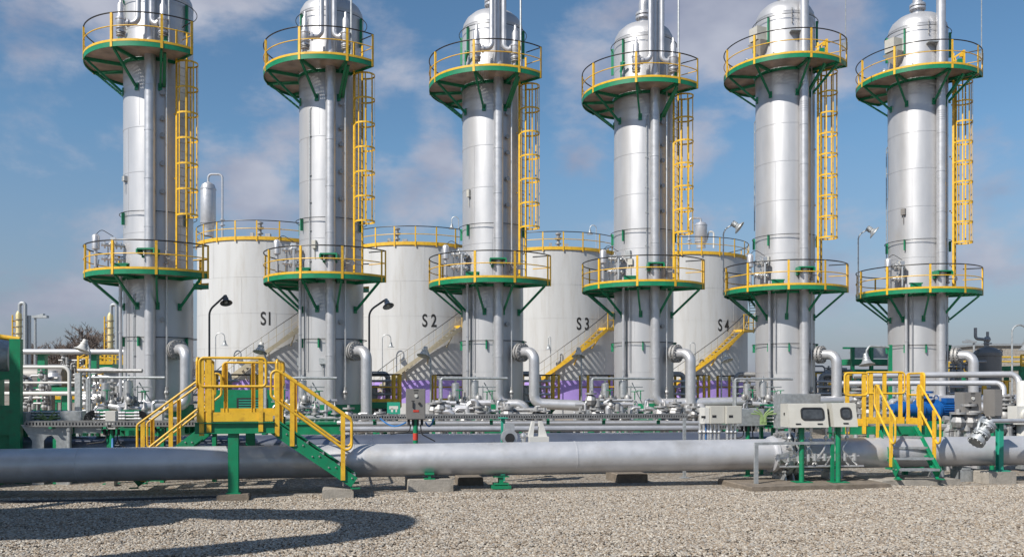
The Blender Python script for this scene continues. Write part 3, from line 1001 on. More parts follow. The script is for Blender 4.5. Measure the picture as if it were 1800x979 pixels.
    m.lathe([(0.09, 0), (0.09, 0.35), (0.2, 0.36), (0.2, 0.42), (0.1, 0.44), (0.1, 0.62), (0.22, 0.66), (0.24, 0.78), (0.1, 0.8), (0.12, 0.95), (0.2, 1.0), (0.2, 1.06), (0.06, 1.12)], c, seg=12)
    m.cyl(c + Vector((-0.9, 0.1, 0.1)), c + Vector((0.6, 0.1, 0.1)), 0.12, 8); m.box(c + Vector((0.5, 0, 0.2)), (0.3, 0.3, 0.35)); m.box(c + Vector((-0.5, 0.1, 0.3)), (0.2, 0.2, 0.3))
    obj('roof_vent', m, 'steel', root)
    return root
tank_labels = ['white storage tank lettered S1 with cream spiral stair', 'white storage tank lettered S 2 with cream spiral stair',
               'white storage tank lettered S 3 with yellow spiral stair', 'white storage tank lettered S 4 with yellow spiral stair']
tanks = []
for i in range(4):
    t = make_tank(i, 'tan' if i < 2 else 'yellow')
    t['label'] = tank_labels[i]
    tanks.append(t)

# vessels standing on tank roofs
def roof_vessel(name, label, px, py0, py1, Y, r, loop_side):
    b = P(px, py0, Y); zt = P(px, py1, Y).z
    t = thing(name, label, 'vessel', (b.x, Y, b.z), 0, 'silver vessels above the tank roofs')
    h = zt - b.z
    m = MB()
    m.lathe([(r * 0.75, 0), (r * 0.75, h * 0.10), (r * 0.8, h * 0.16), (r, h * 0.24), (r, h * 0.88), (r * 0.8, h * 0.95), (r * 0.35, h * 0.99), (0.1, h)], seg=24)
    o = obj('vessel_body', m, 'clad2', t)
    for q in (0.24, 0.86):
        m = MB(); m.flange((0, 0, h * q), (0, 0, 1), r * 1.05, 0.05); obj('stiffener_band', m, 'clad2', o)
    m = MB()
    s = loop_side
    m.tube(fillet([(0, 0, h * 0.98), (0, 0, h * 1.14), (s * r * 1.9, 0, h * 1.14), (s * r * 1.9, 0, -0.1)], 0.25), 0.075, 10)
    m.flange((s * r * 1.9, 0, h * 0.30), (0, 0, 1), 0.16, 0.06); m.flange((s * r * 1.9, 0, h * 0.2), (0, 0, 1), 0.18, 0.06)
    obj('looped_pipe', m, 'clad2', t)
    if s < 0:
        m = MB(); m.tube(fillet([(r * 1.0, 0, 0.3 * h), (r * 1.3, 0, h * 0.62), (r * 2.1, 0, h * 0.62), (r * 2.1, 0, 0)], 0.15), 0.06, 8)
        obj('bypass_pipe', m, 'white', t)
roof_vessel('roof_vessel', 'tall silver vessel with looped pipe above the left side of tank S1 roof', 366, 415, 320, 59.0, 0.50, 1)
roof_vessel('roof_vessel', 'short silver vessel with looped pipe on the roof of tank S 4', 1232, 436, 390, 60.5, 0.42, -1)

# ------------------------------------------------------------------ main pipeline
pA, pB = P(-140, 821, Yrow(-140, 16.8)), P(1362, 797.5, Yrow(1362, 16.8))
PR = 0.306
def row_pipe(px0, py0, px1, py1, Y0, r, name, m, label, cat, seg=28, bands=None, group=None):
    a, b = P(px0, py0, Yrow(px0, Y0)), P(px1, py1, Yrow(px1, Y0))
    t = thing(name, label, cat, a, 0, group)
    q = MB(); q.tube([Vector((0, 0, 0)), b - a], r, seg)
    obj('pipe_shell', q, m, t)
    return t, a, b
big1, a_, b_ = row_pipe(-140, 821, 1364, 797.6, 16.8, PR, 'pipeline', 'pipe', 'thick silver pipeline on low supports running left to the flanged joint', 'pipeline', 40, None, 'thick pipelines along the yard')
for px in (140, 622, 1010):
    m = MB()
    u = (b_ - a_).normalized()
    p = u * ((P(px, 0, Yrow(px, 16.8)).x - a_.x) / u.x)
    m.cyl(p - u * 0.012, p + u * 0.012, PR + 0.006, 40)
    obj('weld_band', m, 'pipe', big1)
big2, c_, d_ = row_pipe(1398, 797.3, 1990, 788.3, 16.8, PR, 'pipeline', 'pipe', 'thick silver pipeline running right under the yellow step-over stairs', 'pipeline', 40, None, 'thick pipelines along the yard')
row_pipe(-60, 791, 1420, 778, 19.2, 0.27, 'pipeline', 'shadejacket', 'second silver pipeline lying just behind the front one', 'pipeline', 32, None, 'thick pipelines along the yard')

# flanged insulating joint between the two front pipelines
u = (d_ - c_).normalized()
jc = (b_ + c_) / 2
t = thing('flanged_joint', 'grey bolted flange joint with fins between the thick pipelines', 'flange joint', (jc.x, jc.y, 0), YAW)
z = jc.z
m = MB()
m.lathe([(PR + 0.0, -0.36), (PR + 0.05, -0.34), (PR + 0.06, -0.28), (PR + 0.02, -0.25), (PR + 0.02, 0.1), (PR + 0.0, 0.36)], (0, 0, z), (1, 0, 0), 36)
jo = obj('joint_body', m, 'pipe', t)
m = MB()
m.flange((-0.06, 0, z), (1, 0, 0), 0.46, 0.07, 0, 36); m.flange((0.06, 0, z), (1, 0, 0), 0.46, 0.07, 0, 36)
obj('flange_ring', m, 'galv', jo)
m = MB()
for k in range(20):
    th = 2 * math.pi * k / 20
    dv = Vector((0, math.cos(th), math.sin(th)))
    c = Vector((0, 0, z)) + dv * 0.415
    m.cyl(c - Vector((0.2, 0, 0)), c + Vector((0.2, 0, 0)), 0.022, 6); m.cyl(c - Vector((0.15, 0, 0)), c - Vector((0.1, 0, 0)), 0.04, 6); m.cyl(c + Vector((0.1, 0, 0)), c + Vector((0.15, 0, 0)), 0.04, 6)
obj('stud_bolts', m, 'steel', jo)
m = MB()
for k in range(3):
    x = -0.16 + 0.17 * k
    m.prism([(x, -0.34, 0.02), (x, 0.3, 0.02), (x, 0.2, z - 0.25), (x, -0.2, z - 0.25)], (0.03, 0, 0))
m.box((0, 0, 0.01), (0.6, 0.8, 0.02))
m.prism([(-0.45, -0.42, z + 0.0), (-0.08, -0.44, z + 0.1), (-0.08, -0.44, z - 0.25)], (0, 0.03, 0))
obj('support_foot', m, 'galv', t)

# concrete blocks and saddles carrying the pipeline
def block(px0, px1, pyb, h, dep, m, label, Y=None, cat='concrete block', group='concrete blocks along the pipeline', name='concrete_block', ch=0.02):
    Y = Y or EYE * F / (pyb - HZ)
    x0, x1 = (px0 - CX) / F * Y, (px1 - CX) / F * Y
    w = x1 - x0
    q = MB()
    pr = [(-w / 2, 0, 0), (w / 2, 0, 0), (w / 2, 0, h - ch), (w / 2 - ch, 0, h), (-w / 2 + ch, 0, h), (-w / 2, 0, h - ch)]
    q.prism([Vector(p) for p in pr], (0, dep, 0))
    o = obj(name, q, m)
    o.location = ((x0 + x1) / 2, Y, 0)
    o.rotation_euler = (0, 0, YAW)
    tag(o, label, cat, group)
    return o
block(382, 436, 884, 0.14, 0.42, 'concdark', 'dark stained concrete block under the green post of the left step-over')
block(567, 621, 877, 0.17, 0.50, 'concrete', 'pale concrete block at the foot of the left step-over stairs')
bk = block(718, 797, 864, 0.225, 0.9, 'concrete', 'concrete block with green saddle carrying the middle of the front pipeline')
m = MB(); m.box((-0.02, 0.10, 0.235), (0.2, 0.16, 0.02)); m.box((-0.02, 0.10, 0.28), (0.05, 0.1, 0.1)); m.box((-0.02, 0.1, 0.33), (0.17, 0.14, 0.035))
obj('saddle', m, 'green', bk)
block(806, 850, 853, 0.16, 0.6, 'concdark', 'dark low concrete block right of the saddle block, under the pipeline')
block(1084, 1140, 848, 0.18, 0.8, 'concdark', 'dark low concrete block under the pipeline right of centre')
block(186, 200, 852, 0.12, 0.3, 'concrete', 'small pale concrete block below the left part of the pipeline', Y=17.3)
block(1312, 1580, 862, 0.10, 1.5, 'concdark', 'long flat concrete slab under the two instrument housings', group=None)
block(1543, 1697, 853, 0.11, 1.0, 'concrete', 'flat concrete slab at the foot of the right step-over stairs', group=None)
block(1735, 1790, 850, 0.24, 0.45, 'concrete', 'pale concrete block carrying the teal post')
block(1705, 1740, 845, 0.22, 0.5, 'concrete', 'mossy concrete block left of the teal post block')
q = MB(); q.box((0, 0, 0.02), (1.0, 0.08, 0.06)); o = obj('concrete_kerb', q, 'concrete'); o.location = (P(520, 0, 15.75).x, 15.75, 0); o.rotation_euler = (0, 0, YAW)
tag(o, 'narrow pale concrete kerb flush with the gravel beside the stair foot block', 'kerb')
q = MB(); q.tube([P(px, 0, y) * 1.0 - Vector((0, 0, P(px, 0, y).z - 0.02)) for px, y in ((-150, 14.5), (0, 14.72), (120, 14.85), (240, 15.1), (380, 15.4))], 0.035, 8)  # dark tube laid where the gravel ridge only shows a shadow line
tag(obj('ridge_shade_strip', q, 'dark'), 'dark strip standing in for a shaded ridge line in the gravel at left', 'cable')
for k, (px, lab) in enumerate(((880, 'green pipe saddle beneath the pipeline left of centre'),)):
    q = MB(); q.box((0, 0, 0.1), (0.28, 0.25, 0.03)); q.box((0, 0, 0.17), (0.08, 0.16, 0.12)); q.box((0, 0, 0.04), (0.36, 0.3, 0.06)); q.box((0, 0, 0.238), (0.3, 0.22, 0.02))
    o = obj('pipe_saddle', q, 'green'); o.location = P(px, 845, Yrow(px, 16.75)); o.location.z = 0; o.rotation_euler = (0, 0, YAW)
    tag(o, lab, 'pipe saddle', None)
for k, (px, lab) in enumerate(((1462, 'grey pipe shoe beneath the pipeline at the instrument housings'), (1690, 'grey pipe shoe beneath the pipeline right of the stairs'), (1640, 'grey pipe shoe beneath the pipeline behind the stair foot'))):
    q = MB(); q.box((0, 0, 0.12), (0.3, 0.3, 0.24)); q.box((0, 0, 0.26), (0.2, 0.3, 0.07))
    o = obj('pipe_shoe', q, 'galv'); o.location = P(px, 845, Yrow(px, 16.8)); o.location.z = 0; o.rotation_euler = (0, 0, YAW)
    tag(o, lab, 'pipe shoe', 'grey pipe shoes')

# ------------------------------------------------------------------ step-over stairs
def channel(mb, p0, p1, w=0.075, d=0.04, up=(0, -1, 0)):
    """flat post with a flange behind it"""
    p0, p1 = Vector(p0), Vector(p1)
    u_ = Vector(up)
    s_ = (p1 - p0).normalized().cross(u_).normalized()
    mb.beam(p0, p1, w, 0.010, up=u_)
    mb.beam(p0 + s_ * (w / 2 - 0.005) - u_ * d / 2, p1 + s_ * (w / 2 - 0.005) - u_ * d / 2, 0.010, d, up=u_)
    mb.beam(p0 - s_ * (w / 2 - 0.005) - u_ * d / 2, p1 - s_ * (w / 2 - 0.005) - u_ * d / 2, 0.010, d, up=u_)

def loop_rail(t, p0, p1, zt0, zt1, hm, posts, up, name='guardrail', ext=0.0, r=0.022, foot=0.14):
    """closed rail loop from p0 to p1 (ground plan), top heights zt0/zt1, mid rail hm lower; posts at fractions"""
    p0, p1 = Vector(p0), Vector(p1)
    a, b = Vector((p0.x, p0.y, zt0)), Vector((p1.x, p1.y, zt1))
    dn = Vector((0, 0, -hm))
    pts = [a.lerp(b, 0.4), b, b + dn, a + dn, a, a.lerp(b, 0.4001)]
    loop = fillet(pts, 0.07, 4)
    m = MB(); m.tube(loop, r, 8)
    o = obj(name, m, 'yellow', t)
    for fr in posts:
        f, zb = fr
        q = a.lerp(b, f)
        m = MB(); channel(m, (q.x, q.y, zb), (q.x, q.y, q.z - 0.01), up=up)
        obj('post', m, 'yellow', o)
    return o

def flight(t, p_top, p_bot, vdir, width, ntread, rails=True, m_tread='galv', railh=1.05, pf=(0.12, 0.86)):
    """stair flight between p_top and p_bot along one stringer; second stringer offset by vdir*width"""
    p_top, p_bot, vdir = Vector(p_top), Vector(p_bot), Vector(vdir)
    d = (p_bot - p_top)
    hz = Vector((d.x, d.y, 0)).normalized()
    for s in (0, 1):
        o = vdir * width * s
        m = MB(); m.beam(p_top + o, p_bot + o, 0.02, 0.20)
        m.beam(p_top + o + Vector((0, 0, 0.095)) - vdir * 0.03 * (1 - 2 * s) * -1, p_bot + o + Vector((0, 0, 0.095)) - vdir * 0.03 * (1 - 2 * s) * -1, 0.06, 0.012)
        m.beam(p_top + o + Vector((0, 0, -0.11)) - vdir * 0.03 * (1 - 2 * s) * -1, p_bot + o + Vector((0, 0, -0.11)) - vdir * 0.03 * (1 - 2 * s) * -1, 0.06, 0.012)
        m.box(p_bot + o + Vector((0, 0, -0.10)) + hz * 0.02, (0.16, 0.10, 0.02), math.atan2(hz.y, hz.x))
        so = obj('stringer', m, 'green', t)
        m = MB()
        for k in range(ntread):
            f = (k + 0.6) / ntread
            q = p_top.lerp(p_bot, f) + o - vdir * (0.018 if s == 0 else -0.018)
            for e in (-0.05, 0.07):
                m.cyl(q + hz * e - vdir * 0.01, q + hz * e + vdir * 0.01, 0.014, 6)
        obj('bolts', m, 'steel', so)
    for k in range(ntread):
        f = (k + 0.6) / ntread
        q = p_top.lerp(p_bot, f)
        m = MB()
        for j in range(7):
            e = -0.11 + j * 0.036
            m.beam(q + hz * e + vdir * 0.02, q + hz * e + vdir * (width - 0.02), 0.008, 0.03)
        m.beam(q + hz * 0.125 + vdir * 0.015, q + hz * 0.125 + vdir * (width - 0.015), 0.02, 0.045)
        for w_ in (0.02, width * 0.33, width * 0.66, width - 0.02):
            m.beam(q + hz * -0.12 + vdir * w_, q + hz * 0.12 + vdir * w_, 0.012, 0.025)
        obj('tread', m, m_tread, t)
    if rails:
        for s in (0, 1):
            o = vdir * width * s + vdir * (-0.03 if s == 0 else 0.03)
            a, b = p_top + o, p_bot + o
            L_ = d.length
            a2 = a - hz * 0.02; b2 = a.lerp(b, 0.97)
            dn = Vector((0, 0, -0.52))
            zt = Vector((0, 0, railh))
            pts = [a2.lerp(b2, 0.4) + zt, b2 + zt, b2 + zt + dn * 1.15, a2 + zt + dn, a2 + zt, a2.lerp(b2, 0.4001) + zt]
            m = MB(); m.tube(fillet(pts, 0.09, 5), 0.022, 8)
            go_ = obj('stair_rail', m, 'yellow', t)
            upv = vdir if s else -vdir
            for f in pf:
                q = a.lerp(b, f)
                m = MB(); channel(m, q + Vector((0, 0, -0.09)) + upv * 0.005, q + Vector((0, 0, railh - 0.01)) + upv * 0.005, up=upv)
                obj('post', m, 'yellow', go_)

def bar_grating(u0, u1, v0, v1, z):
    m = MB()
    x = u0
    while x <= u1:
        m.box((x, (v0 + v1) / 2, z), (0.006, v1 - v0, 0.03)); x += 0.034
    y = v0
    while y <= v1 + 0.001:
        m.box(((u0 + u1) / 2, y, z + 0.008), (u1 - u0, 0.007, 0.012)); y += 0.075
    return m

# left step-over
LX, LY = (410 - CX) / F * 14.95, 14.95
t = thing('step_over', 'yellow railed step-over platform on a green post, stairs down both ways, left of centre', 'step-over stairs', (LX, LY, 0), YAW, 'yellow and green step-over stairs')
DZ = 1.36
U0, U1, V1 = -0.56, 0.62, 2.85
obj('deck', bar_grating(U0 + 0.03, U1 - 0.02, 0.05, V1 - 0.05, DZ), 'galv', t)
m = MB()
for v in (0.0, V1):
    m.box(((U0 + U1) / 2, v, DZ - 0.10), (U1 - U0 + 0.12, 0.012, 0.18))
    m.box(((U0 + U1) / 2, v - 0.03, DZ - 0.012), (U1 - U0 + 0.12, 0.06, 0.012)); m.box(((U0 + U1) / 2, v - 0.03, DZ - 0.19), (U1 - U0 + 0.12, 0.06, 0.012))
for uu in (U0, U1):
    m.box((uu, V1 / 2, DZ - 0.10), (0.012, V1 - 0.03, 0.17))
m.box((0.0, V1 / 2, DZ - 0.09), (0.05, V1 - 0.03, 0.10))
obj('frame', m, 'green', t)
for (uu, vv) in ((0.0, 0.05), (0.0, V1 - 0.05)):
    m = MB()
    m.box((uu, vv - 0.06, (DZ - 0.2) / 2 + 0.08), (0.17, 0.010, DZ - 0.36)); m.box((uu, vv + 0.06, (DZ - 0.2) / 2 + 0.08), (0.17, 0.010, DZ - 0.36)); m.box((uu, vv, (DZ - 0.2) / 2 + 0.08), (0.010, 0.11, DZ - 0.36))
    m.box((uu, vv, 0.152), (0.24, 0.2, 0.018))
    obj('support_post', m, 'green', t)
m = MB()
m.box(((U0 + U1) / 2 - 0.0, -0.014, DZ + 0.085), (U1 - U0 + 0.06, 0.012, 0.155))
m.box((U0 - 0.01, 0.95, DZ + 0.085), (0.012, 1.9, 0.155)); m.box((U1 + 0.01, 1.9, DZ + 0.085), (0.012, 1.88, 0.155)); m.box(((U0 + U1) / 2, V1 + 0.014, DZ + 0.085), (U1 - U0 + 0.04, 0.012, 0.155))
obj('toe_board', m, 'yellow', t)
RT = DZ + 1.08
zb = DZ - 0.17
loop_rail(t, (U0 + 0.02, -0.035, 0), (U1 - 0.08, -0.035, 0), RT, RT, 0.48, [(0.03, zb - 0.06), (0.14, zb), (0.92, zb)], (0, -1, 0))
loop_rail(t, (U0 - 0.03, 0.03, 0), (U0 - 0.03, 1.85, 0), RT, RT, 0.48, [(0.06, zb), (0.5, zb), (0.95, zb)], (-1, 0, 0))
loop_rail(t, (U0 + 0.02, V1 + 0.035, 0), (U1 + 0.02, V1 + 0.035, 0), RT, RT, 0.48, [(0.05, zb), (0.5, zb), (0.95, zb)], (0, 1, 0))
loop_rail(t, (U1 + 0.03, 0.95, 0), (U1 + 0.03, V1 - 0.05, 0), RT, RT, 0.48, [(0.05, zb), (0.5, zb), (0.95, zb)], (1, 0, 0))
flight(t, (U1 + 0.02, 0.02, DZ - 0.10), (2.02, 0.02, 0.29), (0, 1, 0), 0.86, 5, pf=(0.06, 0.24, 0.86))
flight(t, (U0 - 0.02, 1.98, DZ - 0.10), (-2.0, 1.98, 0.16), (0, 1, 0), 0.80, 5, pf=(0.55, 0.9))

# right step-over
S0 = Vector((7.60, 17.32, 0))
t = thing('step_over', 'yellow railed step-over stairs facing the yard, in front of the blue motor', 'step-over stairs', S0, R_(1.5), 'yellow and green step-over stairs')
W2, RUN, D2 = 0.84, 1.0, 1.14
UR = 1.04
flight(t, (0, RUN, D2 - 0.10), (0, 0.06, 0.24), (1, 0, 0), W2, 4, pf=(0.10, 0.74))
UL = -0.68
obj('deck', bar_grating(UL + 0.02, UR - 0.02, RUN + 0.05, RUN + 0.85, D2), 'galv', t)
m = MB()
BK = RUN + 0.9
m.box(((UL + UR) / 2, RUN, D2 - 0.09), (UR - UL + 0.02, 0.012, 0.17)); m.box(((UL + UR) / 2, BK, D2 - 0.09), (UR - UL + 0.02, 0.012, 0.17)); m.box((UL, (RUN + BK) / 2, D2 - 0.09), (0.012, BK - RUN - 0.02, 0.16)); m.box((UR, (RUN + BK) / 2, D2 - 0.09), (0.012, BK - RUN - 0.02, 0.16))
obj('frame', m, 'green', t)
for uu, vv in ((UL + 0.06, BK - 0.1), (UR - 0.06, BK - 0.1)):
    m = MB(); m.box((uu, vv, D2 / 2 - 0.09), (0.1, 0.1, D2 - 0.18)); obj('support_post', m, 'green', t)
m = MB()
m.box((UL + 0.25, RUN - 0.014, D2 + 0.08), (0.48, 0.012, 0.15)); m.box((0.6, BK + 0.014, D2 + 0.08), (UR - 0.2, 0.012, 0.15)); m.box((UR + 0.014, (RUN + BK) / 2, D2 + 0.08), (0.012, BK - RUN, 0.15))
obj('toe_board', m, 'yellow', t)
RT2 = D2 + 1.1
loop_rail(t, (UL + 0.0, RUN - 0.03, 0), (-0.20, RUN - 0.03, 0), RT2, RT2, 0.46, [(0.12, D2 - 0.16), (0.85, D2 - 0.16)], (0, -1, 0))
loop_rail(t, (0.16, BK + 0.04, 0), (UR, BK + 0.04, 0), RT2 + 0.03, RT2 + 0.03, 0.46, [(0.16, D2 - 0.16), (0.5, D2 - 0.16), (0.9, D2 - 0.16)], (0, -1, 0))
loop_rail(t, (UR + 0.03, RUN + 0.12, 0), (UR + 0.03, BK - 0.02, 0), RT2, RT2, 0.46, [(0.1, D2 - 0.16), (0.9, D2 - 0.16)], (1, 0, 0))

# ------------------------------------------------------------------ instrument housings and boxes
def rounded_rect(w, h, r, n=5):
    pts = []
    for cx, cz, a0 in ((w / 2 - r, h / 2 - r, 0), (-w / 2 + r, h / 2 - r, 90), (-w / 2 + r, -h / 2 + r, 180), (w / 2 - r, -h / 2 + r, 270)):
        for k in range(n + 1):
            a = R_(a0 + 90 * k / n)
            pts.append((cx + r * math.cos(a), cz + r * math.sin(a)))
    return pts

def housing(label, px0, px1, py0, py1, Y, ww, wh, wx, post_px, post_base_py):
    a, b = P(px0, py0, Y), P(px1, py1, Y)
    w, h = b.x - a.x, a.z - b.z
    cx = (a.x + b.x) / 2
    t = thing('instrument_housing', label, 'instrument housing', (cx, Y, 0), R_(4), 'beige instrument housings on green posts')
    z0 = b.z
    m = MB()
    m.prism([(-w / 2, 0.0, z0), (-w / 2, 0.5, z0), (-w / 2, 0.5, z0 + h * 0.98), (-w / 2, 0.16, z0 + h), (-w / 2, 0.11, z0 + h * 0.97)], (w, 0, 0))
    bo = obj('housing_body', m, 'beige', t, sharp=20)
    ang = math.atan2(0.11, h * 0.97)
    rot = Matrix.Rotation(-ang, 3, 'X')
    def onface(x, zz, off):
        return Vector((x, 0.0, z0 + 0.0)) + rot @ Vector((0, -off, zz))
    m = MB()
    pts = rounded_rect(ww, wh, 0.07)
    inner = rounded_rect(ww - 0.05, wh - 0.05, 0.05)
    zc = h * 0.58
    n = len(pts)
    vs = [onface(wx + x, zc + z, 0.0) for x, z in pts] + [onface(wx + x, zc + z, 0.022) for x, z in pts] + [onface(wx + x, zc + z, 0.022) for x, z in inner] + [onface(wx + x, zc + z, 0.004) for x, z in inner]
    fs = []
    for q in range(3):
        for k in range(n):
            k2 = (k + 1) % n
            fs.append((q * n + k, q * n + k2, (q + 1) * n + k2, (q + 1) * n + k))
    m.add(vs, fs)
    wo = obj('window_gasket', m, 'dark', bo)
    m = MB(); m.add([onface(wx + x, zc + z, 0.006) for x, z in inner], [tuple(range(n))])
    obj('window_pane', m, 'glass', wo)
    m = MB()
    for x in ((-w * 0.28, w * 0.28) if w > 0.7 else (0,)):
        m.prism([onface(x - 0.05, 0.055, 0), onface(x + 0.05, 0.055, 0), onface(x + 0.05, 0.08, 0), onface(x - 0.05, 0.08, 0)], rot @ Vector((0, -0.012, 0)))
    m.box((-w / 2 - 0.008, 0.28, z0 + h * 0.55), (0.014, 0.03, 0.05))
    obj('latch', m, 'dark', bo)
    m = MB()
    xp = P(post_px, 0, Y).x - cx
    m.cyl((xp, 0.22, 0.1), (xp, 0.22, z0 - 0.002), 0.05, 14)
    m.box((xp, 0.22, 0.108), (0.34, 0.28, 0.012))
    obj('post', m, 'green', t)
    m = MB()
    rnd = random.Random(px0)
    for k in range(4):
        x = xp + (-0.22 + 0.14 * k)
        zz = z0 - 0.002
        pts2 = [(x, 0.25, zz), (x + rnd.uniform(-0.03, 0.03), 0.3, zz - 0.3), (x + rnd.uniform(-0.2, 0.2), 0.25, zz - 0.45), (x + rnd.uniform(-0.3, 0.3), 0.3, zz - 0.75)]
        m.tube(fillet(pts2, 0.06), 0.018, 6); m.cyl((x, 0.25, zz - 0.1), (x, 0.25, zz), 0.035, 8); m.sphere((x, 0.28, zz - 0.22), 0.045, 8)
    m.cyl((xp - 0.5, 0.28, z0 - 0.62), (xp + 0.45, 0.28, z0 - 0.58), 0.02, 6); m.cyl((xp - 0.4, 0.32, z0 - 0.78), (xp + 0.55, 0.3, z0 - 0.78), 0.022, 6)
    for k in range(5):
        m.cyl((xp - 0.45 + 0.2 * k, 0.28, z0 - 0.67), (xp - 0.45 + 0.2 * k, 0.28, z0 - 0.53), 0.04, 8)
    obj('tubing', m, 'bright', t)
    return t
housing('large beige instrument housing with wide window on a green post', 1388, 1458, 709, 751, 16.95, 0.46, 0.25, 0.08, 1417, 845)
housing('small beige instrument housing with square window on a green post', 1466, 1509, 708, 750, 16.95, 0.22, 0.235, 0.02, 1482, 845)

# grey guard frame by the slab
t = thing('guard_frame', 'thin grey steel guard frame in front of the flanged joint', 'guard frame', P(1329, 857, 16.9) * 1.0, YAW)
t.location.z = 0
m = MB(); m.box((0, 0, 0.42), (0.075, 0.05, 0.84)); m.box((0, 0, 0.005), (0.14, 0.12, 0.012))
obj('upright', m, 'galv', t)
m = MB(); m.box((0.80, 0, 0.865), (1.66, 0.05, 0.05))
obj('top_bar', m, 'galv', t)
m = MB(); m.box((1.6, 0.0, 0.42), (0.06, 0.05, 0.84))
obj('upright', m, 'green', t)

def panel_box(name, label, px0, px1, py0, py1, Y, dep, m_, cat, group=None, post=None, details=True, base=0.0):
    a, b = P(px0, py0, Y), P(px1, py1, Y)
    w, h = b.x - a.x, a.z - b.z
    t = thing(name, label, cat, ((a.x + b.x) / 2, Y, 0), YAW, group)
    q = MB(); q.box((0, 0, b.z + h / 2), (w, dep, h)); q.box((0, -dep / 2 - 0.006, b.z + h / 2), (w * 0.93, 0.012, h * 0.95))
    bo = obj('cabinet', q, m_, t)
    if details:
        zt = b.z
        q = MB(); q.cyl((0.0, -dep / 2 - 0.03, zt + h * 0.77), (0.0, -dep / 2 - 0.012, zt + h * 0.77), w * 0.085, 12)
        obj('pilot_lamp', q, 'white', bo)
        q = MB(); q.box((-w * 0.16, -dep / 2 - 0.025, zt + h * 0.48), (w * 0.06, 0.03, h * 0.2)); q.cyl((w * 0.18, -dep / 2 - 0.04, zt + h * 0.52), (w * 0.18, -dep / 2 - 0.012, zt + h * 0.52), w * 0.075, 10); q.box((0, -dep / 2 - 0.014, zt + h * 0.95), (w * 0.25, 0.006, h * 0.03)); q.box((0, -dep / 2 - 0.014, zt + h * 0.87), (w * 0.2, 0.006, h * 0.02)); q.box((-w * 0.16, -dep / 2 - 0.014, zt + h * 0.61), (w * 0.16, 0.006, h * 0.02))
        obj('switch_handle', q, 'dark', bo)
        q = MB(); q.box((0, -dep / 2 - 0.015, zt + h * 0.28), (w * 0.3, 0.006, h * 0.07))
        obj('warning_plate', q, 'red', bo)
    if post:
        q = MB(); q.cyl((0, 0.02, base), (0, 0.02, b.z - 0.001), 0.05, 12); q.box((0, 0.02, base + 0.006), (0.3, 0.3, 0.012))
        po = obj('post', q, 'green', t)
        if post == 'red':
            q = MB(); q.cyl((0, 0.02, b.z - 0.42), (0, 0.02, b.z - 0.28), 0.053, 12); obj('red_band', q, 'red', po)
        q = MB()
        for k in range(4):
            q.cyl((-0.14 + 0.09 * k, 0, b.z - 0.12), (-0.14 + 0.09 * k, 0, b.z - 0.001), 0.028, 8)
        q.tube(fillet([(0.1, 0, b.z - 0.1), (0.12, 0, b.z - 0.3), (0.4, 0, b.z - 0.45)], 0.08), 0.012, 6); q.tube(fillet([(-0.1, 0, b.z - 0.1), (-0.12, 0, b.z - 0.25), (-0.5, 0.1, b.z - 0.3)], 0.08), 0.012, 6)
        obj('cable_glands', q, 'dark', t)
    return t
panel_box('control_cabinet', 'grey control cabinet on a green post with red band, in the middle', 714, 747, 683, 737, 18.0, 0.2, 'greybox', 'control cabinet', 'grey control cabinets', 'red')
panel_box('control_cabinet', 'grey control cabinet with switch right of the blue motor', 1684, 1719, 689, 736, 20.2, 0.3, 'greybox', 'control cabinet', 'grey control cabinets', 'plain')
panel_box('control_cabinet', 'dark grey plain cabinet beside the stacked flanges at far right', 1737, 1753, 684, 731, 20.0, 0.35, 'greybox', 'control cabinet', 'grey control cabinets', 'plain', False)
for k, (x0, x1, y0, y1, lab, m_) in enumerate(((1243, 1271, 713, 744, 'beige junction box, left one of the pair right of centre', 'beige'), (1271, 1301, 713, 744, 'beige junction box, right one of the pair right of centre', 'beige'), (1233, 1243.0, 716, 744, 'narrow white terminal box beside the beige pair', 'white'))):
    tb = panel_box('junction_box', lab, x0 + 0.4, x1 - 0.4, y0, y1, 18.6, 0.25, m_, 'junction box', 'junction boxes on the rack', None, False)
    b = P((x0 + x1) / 2, 744, 18.6).z; h = P(0, y0, 18.6).z - b
    q = MB(); q.box((-0.08, -0.14, b + h * 0.42), (0.09, 0.006, 0.05)); obj('name_plate', q, 'dark', tb)
    q = MB()
    for kk in range(3):
        q.cyl((-0.1 + kk * 0.09, 0, b - 0.35), (-0.1 + kk * 0.09, 0, b - 0.001), 0.03, 8); q.sphere((-0.1 + kk * 0.09, 0, b - 0.18), 0.05, 8); q.cyl((-0.1 + kk * 0.09, 0, 0.2), (-0.1 + kk * 0.09, 0, b - 0.3), 0.016, 6)
    obj('conduit', q, 'bright', tb)
panel_box('junction_box', 'grey sheet metal box behind the large instrument housing', 1365, 1437, 692, 752, 19.0, 0.4, 'galv', 'junction box', 'junction boxes on the rack', 'plain', False)
panel_box('junction_box', 'wide grey junction box behind the beige pair', 1290, 1340, 718, 748, 19.4, 0.3, 'galv', 'junction box', 'junction boxes on the rack', 'plain', False)
tb = panel_box('junction_box', 'pale upright junction box with dark plate under the left column', 188, 205, 722, 754, 17.8, 0.2, 'white', 'junction box', 'junction boxes on the rack', 'plain', False)
tb2 = panel_box('junction_box', 'pale junction box with dark plate behind the far left stair rails', 270, 287, 722, 751, 18.4, 0.2, 'white', 'junction box', 'junction boxes on the rack', 'plain', False)
for tbx, pxx, Yv in ((tb, 196, 17.8), (tb2, 278, 18.4)):
    q = MB(); z_ = P(0, 748, Yv).z; q.box((-0.0, -0.117, z_), (0.1, 0.006, 0.05)); obj('name_plate', q, 'dark', tbx)
panel_box('junction_box', 'broad grey junction box on the cable rack at far left', 110, 147, 722, 741, 18.2, 0.3, 'galv', 'junction box', 'junction boxes on the rack', 'plain', False)
